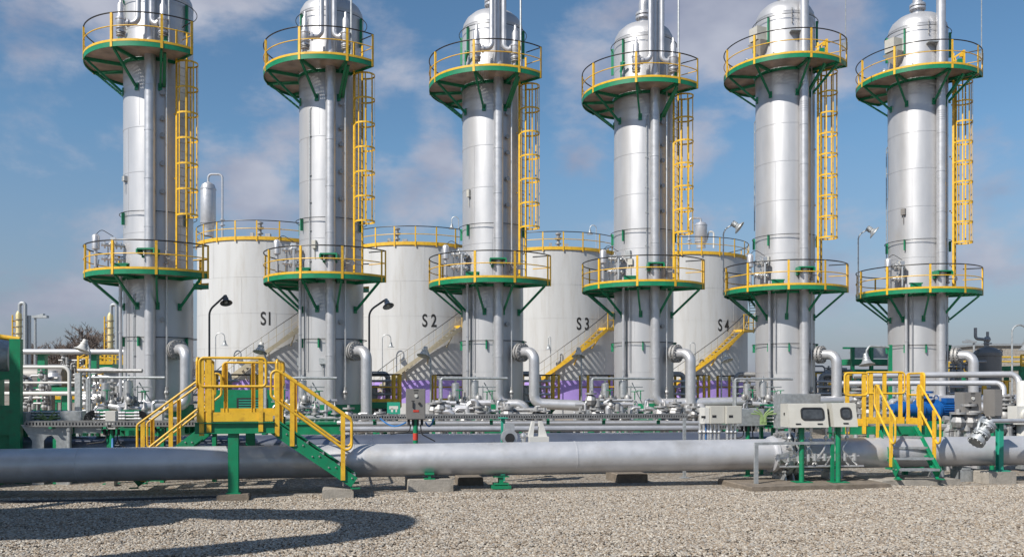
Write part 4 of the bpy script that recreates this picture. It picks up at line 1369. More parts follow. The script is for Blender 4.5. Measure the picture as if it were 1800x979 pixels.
panel_box('junction_box', 'rusty narrow junction box beside the green frame at far left', 39, 50, 724, 748, 18.0, 0.25, 'galv', 'junction box', 'junction boxes on the rack', 'plain', False)

# ------------------------------------------------------------------ cable trays
def cable_tray(label, px0, px1, py0, py1, Y0, w=0.3, nposts=6, m_='tray'):
    a, b = P(px0, py0, Yrow(px0, Y0)), P(px1, py1, Yrow(px1, Y0))
    t = thing('cable_tray', label, 'cable tray', a, 0, 'perforated cable trays')
    d = b - a; Ln = d.length; ud = d.normalized(); vd = Vector((-ud.y, ud.x, 0)).normalized()
    h = 0.115
    m = MB()
    Z = Vector((0, 0, 1))
    for s in (0, 1):
        o = vd * w * s
        m.beam(o + Z * (h - 0.012), o + d + Z * (h - 0.012), 0.02, 0.024)
        m.beam(o + Z * 0.015, o + d + Z * 0.015, 0.02, 0.03)
        k = 0.0
        while k < Ln:
            m.beam(o + ud * k + Z * 0.03, o + ud * k + Z * (h - 0.024), 0.016, 0.032, up=ud); k += 0.062
    k = 0.0
    while k < Ln:
        m.beam(ud * k + Z * 0.008, ud * k + vd * w + Z * 0.008, 0.05, 0.008); k += 0.17
    tr = obj('tray', m, m_, t)
    m = MB()
    rnd = random.Random(px0)
    for j in range(6):
        y = w * (0.12 + 0.15 * j); pts = []
        kk = 0.0
        while kk < Ln:
            pts.append(ud * kk + vd * (y + rnd.uniform(-0.02, 0.02)) + Z * (0.035 + rnd.uniform(0, 0.03))); kk += 0.8
        pts.append(d + vd * y + Z * 0.04)
        m.tube(pts, 0.018, 6)
    obj('cables', m, 'dark', tr)
    for j in range(nposts):
        q = d * ((j + 0.5) / nposts)
        m = MB(); m.box(q + vd * w / 2 - Z * (a.z / 2 + 0.02) + Z * (q.z * -0.5), (0.08, 0.08, a.z + q.z - 0.05)); m.box(q + vd * w / 2 - Z * 0.02, (0.06, w + 0.1, 0.03))
        obj('leg', m, 'green', t)
    return t
cable_tray('upper perforated cable tray running across the middle of the yard', 606, 1208, 737, 735, 21.5)
cable_tray('lower perforated cable tray behind the pipelines in the middle', 598, 1345, 757, 754, 20.3, 0.30, 5)
cable_tray('thin dark cable tray between the upper and lower trays', 600, 1215, 748, 746, 23.2, 0.3, 5, 'steel')
for pyv, Yv, rv_, lab in ((744, 22.4, 0.05, 'slim silver pipe between the cable trays in the middle'), (753.5, 20.1, 0.065, 'silver pipe lying on the lower cable tray in the middle')):
    q = MB(); q.tube([P(600, pyv + 1, Yrow(600, Yv)), P(1230, pyv - 1, Yrow(1230, Yv))], rv_, 10)
    tag(obj('rack_pipe', q, 'clad2'), lab, 'pipe', 'silver pipes on the middle rack')
cable_tray('cable tray under the junction boxes at the left', 44, 420, 750, 749, 18.6, 0.35, 4)

# cable bundles and conduits at the left rack
def conduit_bank(label, px0, px1, py0, py1, Y, n, cm, curl):
    a, b = P(px0, py0, Y), P(px1, py1, Y)
    t = thing('conduit_bank', label, 'conduits', (a.x, Y, b.z), YAW, 'banks of conduits on the left rack')
    w, h = b.x - a.x, a.z - b.z
    m = MB()
    for k in range(n):
        z = h * (0.12 + 0.76 * k / max(1, n - 1))
        m.cyl((0, 0, z), (w, 0, z), 0.022, 8)
        for f in (0.04, 0.2, 0.8, 0.96): m.cyl((w * f - 0.03, 0, z), (w * f + 0.03, 0, z), 0.036, 8)
    obj('conduits', m, 'bright', t)
    m = MB()
    for k in range(n):
        rr = h * (0.2 + 0.085 * k)
        m.tube([Vector((w * (0.0 if curl < 0 else 1) + curl * rr * math.sin(th), -0.05 - 0.01 * k, h * 0.45 + rr * math.cos(th))) for th in np.linspace(0, math.pi, 9)], 0.016, 6)
    obj('cable_loops', m, cm, t)
    m = MB(); m.box((w / 2, 0.1, h / 2), (w, 0.04, h * 1.1)); m.box((w / 2, 0.05, -0.05), (w * 1.1, 0.3, 0.04))
    for x in (0.1 * w, 0.9 * w): m.box((x, 0.12, -b.z / 2 - 0.04), (0.07, 0.07, b.z - 0.06))
    obj('backing_rack', m, 'green', t)
    return t
conduit_bank('bank of steel conduits with black cable loops left of the pale box', 168, 188, 721, 752, 18.2, 5, 'black', -1)
conduit_bank('bank of steel conduits with black cable loops right of the pale box', 210, 244, 722, 750, 18.3, 5, 'black', 1)
conduit_bank('bank of steel conduits at the far left of the rack', 55, 112, 722, 742, 18.3, 4, 'dark', -1)
conduit_bank('bank of steel conduits beside the grey sheet metal box', 1340, 1368, 712, 745, 19.6, 5, 'dark', -1)
def fan_conduit(label, px, py0, py1, Y):
    a, b = P(px, py0, Y), P(px, py1, Y)
    t_ = MB()
    h = a.z - b.z
    for s in (-1, 1):
        for k in range(3):
            w = 0.05 + 0.06 * k
            t_.tube(fillet([(s * 0.02 + s * 0.012 * k, 0, -0.05), (s * (0.02 + 0.012 * k), 0, h * 0.45), (s * (w + 0.1), -0.02, h * (0.95 - 0.22 * k))], 0.12), 0.015, 6)
    t_.box((0, 0.02, -0.02), (0.14, 0.04, 0.16))
    o = obj('conduit_fan', t_, 'lime'); o.location = (b.x, Y, b.z)
    return tag(o, label, 'conduit', 'green fan shaped conduits')
fan_conduit('green fan shaped conduit on the left rack', 84, 722, 746, 18.0)
fan_conduit('green fan shaped conduit between the boxes right of centre', 1342, 716, 738, 19.0)

# grey bracket plate with two feet at far left
t = thing('bracket_plate', 'grey galvanised bracket plate with two feet behind the pipeline at far left', 'bracket', P(77, 800, 17.6), YAW)
t.location.z = 0
def zz(py): return P(0, py, 17.6).z
def xx(px): return P(px, 0, 17.6).x - P(77, 0, 17.6).x
m = MB()
m.prism([(xx(40), 0, zz(746)), (xx(58), 0, zz(774)), (xx(58), 0, 0.0), (xx(77), 0, 0.0), (xx(77), 0, zz(774)), (xx(84), 0, zz(765)), (xx(90), 0, zz(765)), (xx(97), 0, zz(774)), (xx(97), 0, 0.0), (xx(115), 0, 0.0), (xx(115), 0, zz(774)), (xx(124), 0, zz(762)), (xx(124), 0, zz(746))], (0, 0.03, 0))
obj('plate', m, 'galv', t)
m = MB(); m.cyl((xx(120), -0.05, 0.0), (xx(120), -0.05, zz(740)), 0.045, 10); m.cyl((xx(120), -0.05, zz(757)), (xx(120), -0.05, zz(748)), 0.06, 10)
obj('stand_pipe', m, 'galv', t)
m = MB(); m.prism([(xx(126), 0.05, zz(748)), (xx(126), 0.05, zz(762)), (xx(170), 0.05, zz(762)), (xx(170), 0.05, zz(748))], (0, 0.03, 0))
obj('side_plate', m, 'galv', t)

# white cast clamp and flange standing behind the pipeline
t = thing('pipe_support', 'white cast support bracket standing behind the pipeline in the middle', 'support bracket', P(946, 778, 18.1), YAW)
m = MB(); m.box((0, 0, 0.06), (0.40, 0.25, 0.14)); m.prism([(-0.2, 0, 0.13), (-0.12, 0, 0.44), (-0.07, 0, 0.44), (-0.1, 0, 0.13)], (0, 0.14, 0)); m.prism([(0.03, 0, 0.44), (0.09, 0, 0.44), (0.19, 0, 0.13), (0.02, 0, 0.13)], (0, 0.14, 0)); m.box((0, 0.1, -0.25), (0.3, 0.2, 0.5))
obj('cast_body', m, 'white', t)
m = MB(); m.lathe([(0.03, -0.06), (0.03, 0.0), (0.05, 0.02), (0.05, 0.10), (0.075, 0.12), (0.075, 0.16), (0.05, 0.19), (0.02, 0.21)], (-0.3, 0.05, 0.0), seg=12)
obj('fittings', m, 'bright', t)
t = thing('round_valve', 'shiny round valve body on the pipeline beside the white bracket', 'valve', P(895, 772, 18.0), YAW)
m = MB(); m.cyl((0, -0.08, 0.05), (0, 0.08, 0.05), 0.16, 20); m.box((0, 0.02, 0.22), (0.2, 0.16, 0.2)); m.box((0, 0.02, -0.3), (0.16, 0.14, 0.5))
obj('valve_body', m, 'bright', t)
m = MB(); m.cyl((0, -0.10, 0.03), (0, -0.075, 0.03), 0.10, 20); obj('bore', m, 'dark', t)
o = MB(); o.box((0, 0, P(884, 735, 18.3).z / 2), (0.08, 0.06, P(884, 735, 18.3).z)); o.box((0, 0, P(884, 735, 18.3).z + 0.01), (0.16, 0.3, 0.02))
o = obj('thin_post', o, 'teal'); o.location = (P(884, 0, 18.3).x, 18.3, 0); o.rotation_euler = (0, 0, YAW); tag(o, 'thin teal steel post beside the shiny round valve', 'post')
o = MB(); o.box((0, 0, P(1203, 735, 18.9).z / 2), (0.06, 0.05, P(1203, 735, 18.9).z)); o.box((0, 0, 0.01), (0.16, 0.2, 0.02))
o = obj('thin_post', o, 'galv'); o.location = (P(1203, 0, 18.9).x, 18.9, 0); o.rotation_euler = (0, 0, YAW); tag(o, 'thin grey steel post left of the beige junction boxes', 'post')
for px0, py0, px1, py1, lab in ((668, 735, 714, 742, 'sagging blue cable left of the middle control cabinet'), (748, 742, 763, 735, 'sagging blue cable right of the middle control cabinet')):
    a, b = P(px0, py0, 18.4), P(px1, py1, 18.2)
    q = MB(); q.tube([a.lerp(b, f) - Vector((0, 0, 0.12 * math.sin(math.pi * f))) for f in np.linspace(0, 1, 10)], 0.016, 6)
    tag(obj('blue_cable', q, 'cable'), lab, 'cable', 'blue cables')
q = MB(); q.tube([P(1240, 742, 18.6), P(1240, 790, 18.6)], 0.02, 6); tag(obj('blue_cable', q, 'cable'), 'blue cable dropping from the narrow white terminal box', 'cable', 'blue cables')
q = MB(); q.tube([P(198, 770, 17.8), P(198, 792, 17.75), P(201, 800, 17.7)], 0.03, 6); tag(obj('blue_cable', q, 'cable'), 'blue cable dropping below the pale upright junction box', 'cable', 'blue cables')

# ------------------------------------------------------------------ blue motor pump
bm0 = P(1647, 735, 21.0)
t = thing('motor_pump', 'bright blue electric motor and pump behind the right step-over stairs', 'motor', (bm0.x, 21.0, 0), YAW)
zc = P(0, 720, 21.0).z
m = MB()
m.lathe([(0.05, -0.02), (0.16, 0), (0.185, 0.03), (0.185, 0.62), (0.15, 0.66)], (0.0, 0, zc), (1, 0, 0), 28)
for k in range(24):
    th = 2 * math.pi * k / 24
    m.beam(Vector((0.06, 0, zc)) + Vector((0, math.cos(th), math.sin(th))) * 0.187, Vector((0.44, 0, zc)) + Vector((0, math.cos(th), math.sin(th))) * 0.187, 0.008, 0.03, up=(0, math.cos(th), math.sin(th)))
mo = obj('motor_housing', m, 'blue', t)
m = MB(); m.box((0.25, -0.05, zc + 0.22), (0.2, 0.2, 0.12)); obj('terminal_box', m, 'blue', mo)
m = MB(); m.lathe([(0.12, -0.95), (0.21, -0.93), (0.21, -0.88), (0.15, -0.86), (0.15, -0.55), (0.24, -0.53), (0.24, -0.46), (0.16, -0.44), (0.17, -0.1), (0.25, -0.08), (0.25, -0.02)], (0, 0, zc), (1, 0, 0), 24)
m.cyl((-0.3, 0, zc), (-0.3, 0, zc - 0.5), 0.11, 14); m.cyl((-0.3, 0, zc), (-0.3, 0, zc + 0.38), 0.07, 12); m.flange((-0.3, 0, zc + 0.3), (0, 0, 1), 0.15, 0.05); m.flange((-0.3, 0, zc + 0.42), (0, 0, 1), 0.17, 0.05); m.cyl((-0.3, 0, zc - 0.45), (-0.3, 0, zc - 0.52), 0.2, 14)
m.cyl((-1.2, 0, zc + 0.02), (-0.95, 0, zc + 0.02), 0.13, 14); m.flange((-1.0, 0, zc + 0.02), (1, 0, 0), 0.19, 0.05)
obj('pump_casing', m, 'blue', t)
m = MB()
m.tube([Vector((-0.02 + 0.06 * math.cos(a), 0, zc + 0.28 + 0.06 * math.sin(a))) for a in np.linspace(0, 2 * math.pi, 12)][:-1], 0.014, 6, closed=True)
obj('lifting_eye', m, 'blue', t)
m = MB(); m.box((-0.2, 0, (zc - 0.26) / 2), (2.0, 0.5, zc - 0.27)); obj('base_frame', m, 'green', t)

# ------------------------------------------------------------------ right hand piping
def pipe_run(name, label, pts, r, m_, cat='pipe', br=0.2, group=None, seg=14):
    pts = [Vector(p) for p in pts]
    q = MB(); q.tube(fillet(pts, br, 7), r, seg)
    o = obj(name, q, m_)
    return tag(o, label, cat, group)
G = 'grey pipe runs'
pipe_run('pipe_run', 'upper grey pipe running right at eye level, bending down by the white valve', [P(1500, 660, 22.5), P(1790, 657.5, 22.0), P(1793, 690, 21.8), P(1793, 760, 21.8)], 0.075, 'pipe', group=G)
pipe_run('pipe_run', 'lower grey pipe running right at eye level, bending down onto the stacked flanges', [P(1480, 674, 22.2), P(1735, 673, 21.3), P(1739, 700, 21.2), P(1764, 712, 20.6)][:2] + [P(1764, 673, 21.2), P(1764, 705, 21.0)], 0.065, 'pipe', group=G)
pipe_run('pipe_run', 'long grey horizontal pipe from the fourth column foot running far right', [Vector(col_loc(3)) + pol(9, 1.5, 1.30) + Vector((0.3, 0.02, 0)), P(1320, 706, 34.6), P(1900, 700, 38.3)], 0.20, 'clad2', group=G)
pipe_run('pipe_run', 'grey pipe lying over the teal post at far right', [P(1737, 752, 17.3), P(1742, 740, 17.4), P(1830, 739, 18.0)], 0.045, 'pipe', group=G, br=0.1)
# teal post
t = thing('pipe_post', 'teal steel post on a concrete block carrying a grey pipe', 'pipe support', P(1757, 830, 17.95), YAW)
t.location.z = 0
zt = P(0, 744, 17.75).z
m = MB(); m.box((0.0, -0.05, 0.24 + (zt - 0.24) / 2), (0.10, 0.01, zt - 0.24)); m.box((0, 0, 0.24 + (zt - 0.24) / 2), (0.01, 0.09, zt - 0.24)); m.box((0, 0.05, 0.24 + (zt - 0.24) / 2), (0.10, 0.01, zt - 0.24)); m.box((0, 0, 0.25), (0.3, 0.25, 0.02)); m.box((-0.02, -0.05, zt + 0.01), (0.26, 0.2, 0.03))
obj('post', m, 'teal', t)
m = MB(); m.prism([(-0.14, -0.02, zt), (0.05, -0.02, zt), (0.05, -0.02, zt - 0.22)], (0, 0.02, 0)); obj('gusset', m, 'teal', t)
# tilted flanged strainer
p0, p1 = P(1737, 746, 17.45), P(1716, 776, 17.35)
t = thing('flanged_strainer', 'stubby flanged grey strainer tilted against the pipeline at right', 'strainer', p0, 0)
d = p1 - p0
m = MB(); m.cyl((0, 0, 0), d, 0.10, 18)
obj('strainer_body', m, 'galv', t)
m = MB()
for f in (0.02, 0.14, 0.5, 0.62, 0.9, 1.0):
    m.flange(d * f, d, 0.16, 0.045, 10)
obj('flange', m, 'galv', t)
m = MB(); m.tube(fillet([d * 0.5 + Vector((-0.14, -0.05, 0)), Vector((-0.2, -0.05, 0.05)), Vector((-0.05, 0.1, 0.15)), Vector((0.1, 0.2, 0.05))], 0.08), 0.03, 8); obj('bypass', m, 'galv', t)
# stacked flanges (control valve) and white actuator
b = P(1764, 765, 20.9)
t = thing('control_valve', 'stack of grey flanges and valve body left of the white actuator', 'control valve', (b.x, 20.9, 0), YAW)
m = MB(); m.cyl((0, 0, 0.2), (0, 0, 1.75), 0.12, 16); m.sphere((0, 0, 1.25), 0.21, 14)
obj('valve_body', m, 'steel', t)
m = MB()
for z in (0.55, 0.64, 0.82, 0.91, 1.04, 1.12, 1.46, 1.54, 1.66, 1.74):
    m.flange((0, 0, z), (0, 0, 1), 0.24, 0.045, 10)
obj('flange', m, 'steel', t)
m = MB(); m.box((0.3, 0, 1.3), (0.3, 0.2, 0.5)); m.cyl((0.3, 0, 0.3), (0.3, 0, 1.1), 0.07, 10); m.sphere((0.3, 0, 0.85), 0.14, 10)
obj('bonnet', m, 'dark', t)
b = P(1790, 740, 20.5)
t = thing('valve_actuator', 'white valve actuator with red indicator at the right edge', 'valve actuator', (b.x, 20.5, 0), YAW)
m = MB(); m.lathe([(0.02, 0.55), (0.13, 0.56), (0.13, 2.0), (0.10, 2.08), (0.04, 2.1)], (0.12, 0, 0), seg=20); m.box((-0.02, -0.05, 1.3), (0.36, 0.3, 0.42)); m.cyl((0.05, -0.28, 1.3), (0.05, 0, 1.3), 0.16, 18)
obj('actuator_body', m, 'white', t)
m = MB(); m.prism([(-0.02, -0.286, 1.32), (0.05, -0.286, 1.36), (0.12, -0.286, 1.28), (0.05, -0.286, 1.27)], (0, -0.01, 0)); obj('indicator', m, 'red', t)
m = MB(); m.box((0.12, 0, 0.3), (0.22, 0.2, 0.5)); obj('pedestal', m, 'galv', t)

# ------------------------------------------------------------------ valve manifolds between the columns
def make_manifold(seed):
    rnd = random.Random(seed)
    t = thing('valve_manifold', 'placeholder', 'valve manifold', group='valve manifolds between the columns')
    m = MB(); m.box((0, 0, 0.55), (2.2, 1.1, 0.12)); m.box((0.9, 0.2, 0.85), (0.85, 0.7, 0.62)); m.box((-0.6, 0.3, 0.75), (0.7, 0.4, 0.4))
    for x in (-1, 1):
        for y in (-0.45, 0.45): m.box((x, y, 0.25), (0.12, 0.12, 0.5))
    obj('skid_base', m, 'green', t)
    can = []
    for x, y, z0, r in ((-0.45, -0.2, 1.55, 0.13), (0.22, -0.15, 1.65, 0.14)):
        m = MB(); m.lathe([(r * 0.45, z0 - 0.55), (r * 0.45, z0 - 0.1), (r, z0 - 0.08), (r * 1.02, z0 + 0.52), (r * 0.3, z0 + 0.56), (r * 0.3, z0 + 0.7)], (x, y, 0), seg=18)
        obj('insulated_valve', m, 'bright', t)
    m = MB()
    xs = [-0.95, -0.7, -0.32, -0.05, 0.12, 0.48, 0.75, 1.0]
    for k, x in enumerate(xs):
        h = rnd.uniform(0.95, 1.6)
        y = rnd.uniform(-0.5, 0.1)
        r = rnd.choice((0.03, 0.045, 0.06))
        m.tube(fillet([(x, y, 0.2), (x, y, h), (x + rnd.choice((-0.35, 0.35)), y + 0.1, h)], 0.12), r, 8)
        for q in range(3):
            m.flange((x, y, 0.75 + q * 0.2), (0, 0, 1), r * 2.0, 0.035)
    m.cyl((-1.1, -0.3, 1.12), (1.0, -0.3, 1.12), 0.05, 10); m.cyl((-1.1, -0.42, 0.95), (0.9, -0.42, 0.95), 0.06, 10)
    m.tube(fillet([(0.0, -0.4, 1.32), (0.65, -0.4, 1.27), (0.65, -0.4, 0.3)], 0.1), 0.06, 10)
    m.tube(fillet([(-0.3, -0.35, 1.35), (0.05, -0.5, 1.3), (0.05, -0.5, 0.3)], 0.1), 0.075, 10)
    obj('pipework', m, 'clad2', t)
    m = MB()
    for k in range(7):
        c = Vector((rnd.uniform(-0.9, 0.9), rnd.uniform(-0.5, 0.0), rnd.uniform(1.15, 1.6)))
        m.sphere(c, rnd.uniform(0.07, 0.13), 10, (1, 1, 1.2)); m.cyl(c, c + Vector((0, 0, 0.22)), 0.022, 6); m.flange(c + Vector((0, -0.02, -0.12)), (0, 0, 1), 0.11, 0.03); m.flange(c + Vector((0.12, -0.02, 0)), (1, 0, 0), 0.11, 0.03)
    obj('valve_bodies', m, 'steel', t)
    m = MB()
    for k in range(4):
        c = Vector((rnd.uniform(-0.8, 0.8), rnd.uniform(-0.5, 0.0), rnd.uniform(1.5, 1.9)))
        ring = [c + Vector((0.12 * math.cos(a), 0.12 * math.sin(a), 0)) for a in np.linspace(0, 2 * math.pi, 14)][:-1]
        m.tube(ring, 0.014, 6, closed=True); m.cyl(c - Vector((0, 0, 0.3)), c, 0.02, 6); m.cyl(c - Vector((0.12, 0, 0)), c + Vector((0.12, 0, 0)), 0.01, 6)
    obj('handwheels', m, 'green', t)
    m = MB()
    m.tube(fillet([(-0.95, -0.3, 0.3), (-0.95, -0.3, 2.25), (1.35, -0.3, 2.25)], 0.06), 0.045, 8)
    m.beam((-1.0, -0.25, 1.1), (-1.0, -0.25, 2.2), 0.08, 0.05); m.cyl((1.0, -0.1, 1.3), (0.55, -0.2, 2.1), 0.02, 6); m.cyl((0.5, -0.2, 1.0), (0.5, -0.2, 2.0), 0.022, 6); m.cyl((0.3, -0.2, 1.95), (0.95, -0.2, 1.95), 0.022, 6)
    obj('conduit_frame', m, 'galv', t)
    m = MB()
    for k in range(8):
        x = -1.0 + 0.25 * k
        m.tube(fillet([(x, -0.56, 0.65), (x + 0.05, -0.58, 0.9), (x + 0.2, -0.58, 0.95 + 0.1 * (k % 3))], 0.06), 0.016, 6)
    obj('tubing', m, 'bright', t)
    return t
man0 = make_manifold(3)
man_spots = [(822, 30.6, 'valve manifold with insulated canisters left of the third column foot'),
             (1082, 31.6, 'valve manifold with insulated canisters left of the fourth column foot'),
             (1328, 33.2, 'valve manifold with insulated canisters left of the fifth column foot'),
             (215, 28.4, 'valve manifold with insulated canisters left of the first column foot'),
             (520, 29.6, 'valve manifold behind the left step-over, left of the second column foot'),
             (1556, 34.5, 'valve manifold behind the right step-over, left of the last column foot')]
for k, (px, Y, lab) in enumerate(man_spots):
    loc = ((px - CX) / F * Y, Y, 0)
    if k == 0: man0.location = loc; man0.rotation_euler = (0, 0, YAW); man0['label'] = lab
    else: dup(man0, loc, lab, YAW)

# green equipment base behind the trays, yellow railed access platforms between columns
def make_access(w, name, label, dz=1.35):
    t = thing('access_platform', label, 'access platform', group='small yellow railed access platforms')
    d = 1.2
    m = MB(); m.box((0, 0, dz - 0.02), (w, d, 0.03)); obj('deck', m, 'grating', t)
    m = MB()
    m.box((0, -d / 2 - 0.01, dz - 0.12), (w + 0.04, 0.02, 0.24)); m.box((0, d / 2 + 0.01, dz - 0.12), (w + 0.04, 0.02, 0.24)); m.box((-w / 2 - 0.01, 0, dz - 0.12), (0.02, d - 0.02, 0.24)); m.box((w / 2 + 0.01, 0, dz - 0.12), (0.02, d - 0.02, 0.24))
    for x in (-1, 1):
        m.box((x * (w / 2 - 0.08), 0.4, (dz - 0.24) / 2), (0.1, 0.1, dz - 0.24))
    m.beam((-w / 2 + 0.1, -d / 2, dz - 0.22), (-w / 2 + 0.4, 0.3, 0.4), 0.1, 0.1); m.beam((w / 2 - 0.1, -d / 2, dz - 0.22), (w / 2 - 0.6, 0.3, 0.4), 0.1, 0.1)
    obj('frame', m, 'green', t)
    m = MB(); m.box((0, -d / 2 - 0.014, dz + 0.07), (w + 0.04, 0.012, 0.13)); m.box((w / 2 + 0.012, 0, dz + 0.07), (0.012, d, 0.13)); obj('toe_board', m, 'yellow', t)
    for v in (-d / 2 - 0.02, d / 2 + 0.02):
        m = MB(); m.cyl((-w / 2, v, dz + 1.1), (w / 2, v, dz + 1.1), 0.025, 8); g_ = obj('handrail', m, 'black', t)
        m = MB(); m.cyl((-w / 2, v, dz + 0.6), (w / 2, v, dz + 0.6), 0.03, 8); obj('mid_rail', m, 'yellow', t)
        for x in (-w / 2, 0.35 * w, w / 2):
            m = MB(); m.box((x, v, dz + 0.45), (0.10, 0.06, 1.3)); obj('post', m, 'yellow', t)
    return t
ac0 = make_access(1.55, 'access_platform', 'small yellow railed platform right of the second column foot')
acs = [(668, 35.5), (945, 37.6), (1207, 38.8), (795, 37.2), (1057, 38.2), (1300, 39.6), (1490, 42.5), (420, 36.0)]
acl = ['small yellow railed platform right of the second column foot', 'small yellow railed platform right of the third column foot',
       'small yellow railed platform right of the fourth column foot', 'small yellow railed platform left of the third column, behind the manifold',
       'small yellow railed platform left of the fourth column, behind the manifold', 'small yellow railed platform left of the fifth column foot',
       'small yellow railed platform right of the fifth column foot', 'small yellow railed platform behind the left step-over']
for k, ((px, Y), lab) in enumerate(zip(acs, acl)):
    loc = ((px - CX) / F * Y, Y, 0)
    if k == 0: ac0.location = loc; ac0.rotation_euler = (0, 0, YAW)
    else: dup(ac0, loc, lab, YAW)

# heat exchanger style pump sets standing behind the columns (grey pipe stacks)
def make_pump():
    t = thing('pump_set', 'placeholder', 'pump', group='grey pump sets behind the columns')
    m = MB(); m.box((0, 0, 0.2), (1.4, 0.8, 0.4)); obj('plinth', m, 'concrete', t)
    m = MB()
    m.lathe([(0.1, -0.5), (0.26, -0.48), (0.28, 0.1), (0.2, 0.15), (0.2, 0.3), (0.34, 0.32), (0.34, 0.48), (0.15, 0.5)], (0, 0, 0.85), (1, 0, 0), 20)
    m.cyl((0.4, 0, 0.85), (0.4, 0, 1.9), 0.12, 12)
    for z in (1.3, 1.4, 1.75, 1.85): m.flange((0.4, 0, z), (0, 0, 1), 0.24, 0.05)
    m.tube(fillet([(0.4, 0, 1.8), (0.4, 0, 2.5), (-0.7, 0, 2.5), (-0.7, 0, 0.4)], 0.2), 0.11, 12)
    m.cyl((-0.2, -0.2, 0.5), (-0.2, -0.2, 2.0), 0.2, 14); m.flange((-0.2, -0.2, 1.7), (0, 0, 1), 0.26, 0.05); m.flange((-0.2, -0.2, 2.0), (0, 0, 1), 0.26, 0.05)
    obj('pump_body', m, 'steel', t)
    m = MB()
    for z in (1.1, 1.35, 1.65, 1.95, 2.2): m.cyl((-1.0, -0.35, z), (0.9, -0.35, z), 0.05, 8)
    obj('pipework', m, 'clad2', t)
    return t
pm0 = make_pump()
pms = [(665, 36.8, 'grey pump set on the platform right of the second column'), (930, 37.0, 'grey pump set behind the elbow pipe of the third column'), (1185, 37.6, 'grey pump set behind the elbow pipe of the fourth column'),
       (1322, 38.8, 'grey pump set left of the fifth column'), (1470, 40.0, 'grey pump set behind the elbow pipe of the fifth column'), (1700, 41.5, 'grey pump set behind the elbow pipe of the last column'), (385, 34.8, 'grey pump set behind the left step-over')]
for k, (px, Y, lab) in enumerate(pms):
    loc = ((px - CX) / F * Y, Y, 0)
    if k == 0: pm0.location = loc; pm0['label'] = lab
    else: dup(pm0, loc, lab)

# green exchanger panel behind the left step-over
b = P(440, 730, 31.0)
t = thing('air_cooler', 'green equipment cabinet with dark grille behind the left step-over', 'air cooler', (b.x, 31.0, 0), YAW)
m = MB(); m.box((0, 0, 0.35 + 0.75), (2.3, 1.0, 1.5)); obj('casing', m, 'green', t)
m = MB(); m.box((0.1, -0.52, 1.2), (1.0, 0.04, 0.75)); obj('grille_frame', m, 'dark', t)
m = MB()
for k in range(8): m.box((0.1, -0.545, 0.9 + k * 0.085), (0.86, 0.012, 0.04))
obj('louvres', m, 'teal', t)
m = MB(); m.box((0, 0, 0.17), (2.5, 1.2, 0.34)); obj('plinth', m, 'white', t)
o = MB(); o.box((0, 0, 0), (0.5, 0.02, 0.45)); o = obj('safety_sign', o, 'teal'); o.location = P(692, 717, 33.5); tag(o, 'small square teal safety sign right of the second column foot', 'sign')
m = MB(); m.box((0, -0.013, 0.02), (0.34, 0.005, 0.12)); m.box((-0.06, -0.013, -0.08), (0.08, 0.005, 0.14)); m.box((0.1, -0.013, -0.1), (0.06, 0.005, 0.1)); obj('pictogram', m, 'white', o)
m = MB(); m.cyl((0, 0.03, -o.location.z), (0, 0.03, -0.22), 0.03, 8); obj('sign_post', m, 'galv', o)

# ------------------------------------------------------------------ lamps
def bell(mb, c, ax, k=1.0):
    mb.lathe([(0.05 * k, -0.27 * k), (0.085 * k, -0.26 * k), (0.095 * k, -0.14 * k), (0.125 * k, -0.13 * k), (0.13 * k, -0.09 * k), (0.115 * k, -0.08 * k), (0.145 * k, 0.0), (0.19 * k, 0.08 * k), (0.27 * k, 0.13 * k), (0.285 * k, 0.15 * k), (0.27 * k, 0.155 * k), (0.17 * k, 0.075 * k), (0.10 * k, -0.02 * k)], c, ax, 22)
def lamp_post(label, px_pole, py_top, px_head, py_head, Y, k, pm, hm, ax, over=0.35, group='bell shaped yard lamps', r=0.035):
    b = P(px_pole, 0, Y)
    t = thing('yard_lamp', label, 'lamp', (b.x, Y, 0), 0, group)
    zt = P(0, py_top, Y).z; hx = P(px_head, 0, Y).x - b.x; hz = P(0, py_head, Y).z
    axv = Vector(ax).normalized()
    hp = Vector((hx, 0, hz))
    at = hp - axv * 0.24 * k
    m = MB(); m.tube(fillet([(0, 0, 0), (0, 0, zt), at + Vector((0, 0, 0.02))], over), r, 8); m.cyl((0, 0, 0), (0, 0, 0.3), r * 1.6, 8)
    obj('pole', m, pm, t)
    m = MB(); bell(m, hp, axv, k)
    h = obj('lamp_shade', m, hm, t)
    m = MB(); m.sphere(hp + axv * 0.09 * k, 0.075 * k, 10); obj('bulb', m, 'white', h)
    return t
lamp_post('dark grey hooded lamp on a curved pole in front of tank S1', 368, 545, 397, 528, 34.8, 0.85, 'lamp', 'lamp', (0.25, -0.4, -0.9), 0.5, r=0.042)
lamp_post('pale grey hooded lamp on a curved dark pole in front of tank S 2', 649, 546, 681, 534, 36.0, 0.85, 'lamp', 'galv', (0.35, -0.4, -0.85), 0.5, r=0.042)
lamp_post('white bell lamp on a curved pole left of the first column', 158, 618, 146, 609, 27.0, 0.85, 'galv', 'white', (-0.25, -0.25, -0.95), 0.3)
lamp_post('white bell lamp in front of the stair of tank S1', 470, 640, 458, 613, 33.5, 0.95, 'galv', 'white', (-0.1, -0.3, -0.95), 0.3)
lamp_post('white bell lamp in front of the stair of tank S 2', 757, 632, 746, 620, 34.3, 0.95, 'galv', 'white', (-0.2, -0.3, -0.95), 0.3)
lamp_post('white bell lamp in front of the stair of tank S 3', 1022, 632, 1017, 621, 35.6, 0.95, 'galv', 'white', (-0.05, -0.3, -0.95), 0.3)
lamp_post('white bell lamp in front of the stair of tank S 4', 1268, 640, 1276, 629, 36.8, 0.95, 'galv', 'white', (0.25, -0.3, -0.9), 0.3)
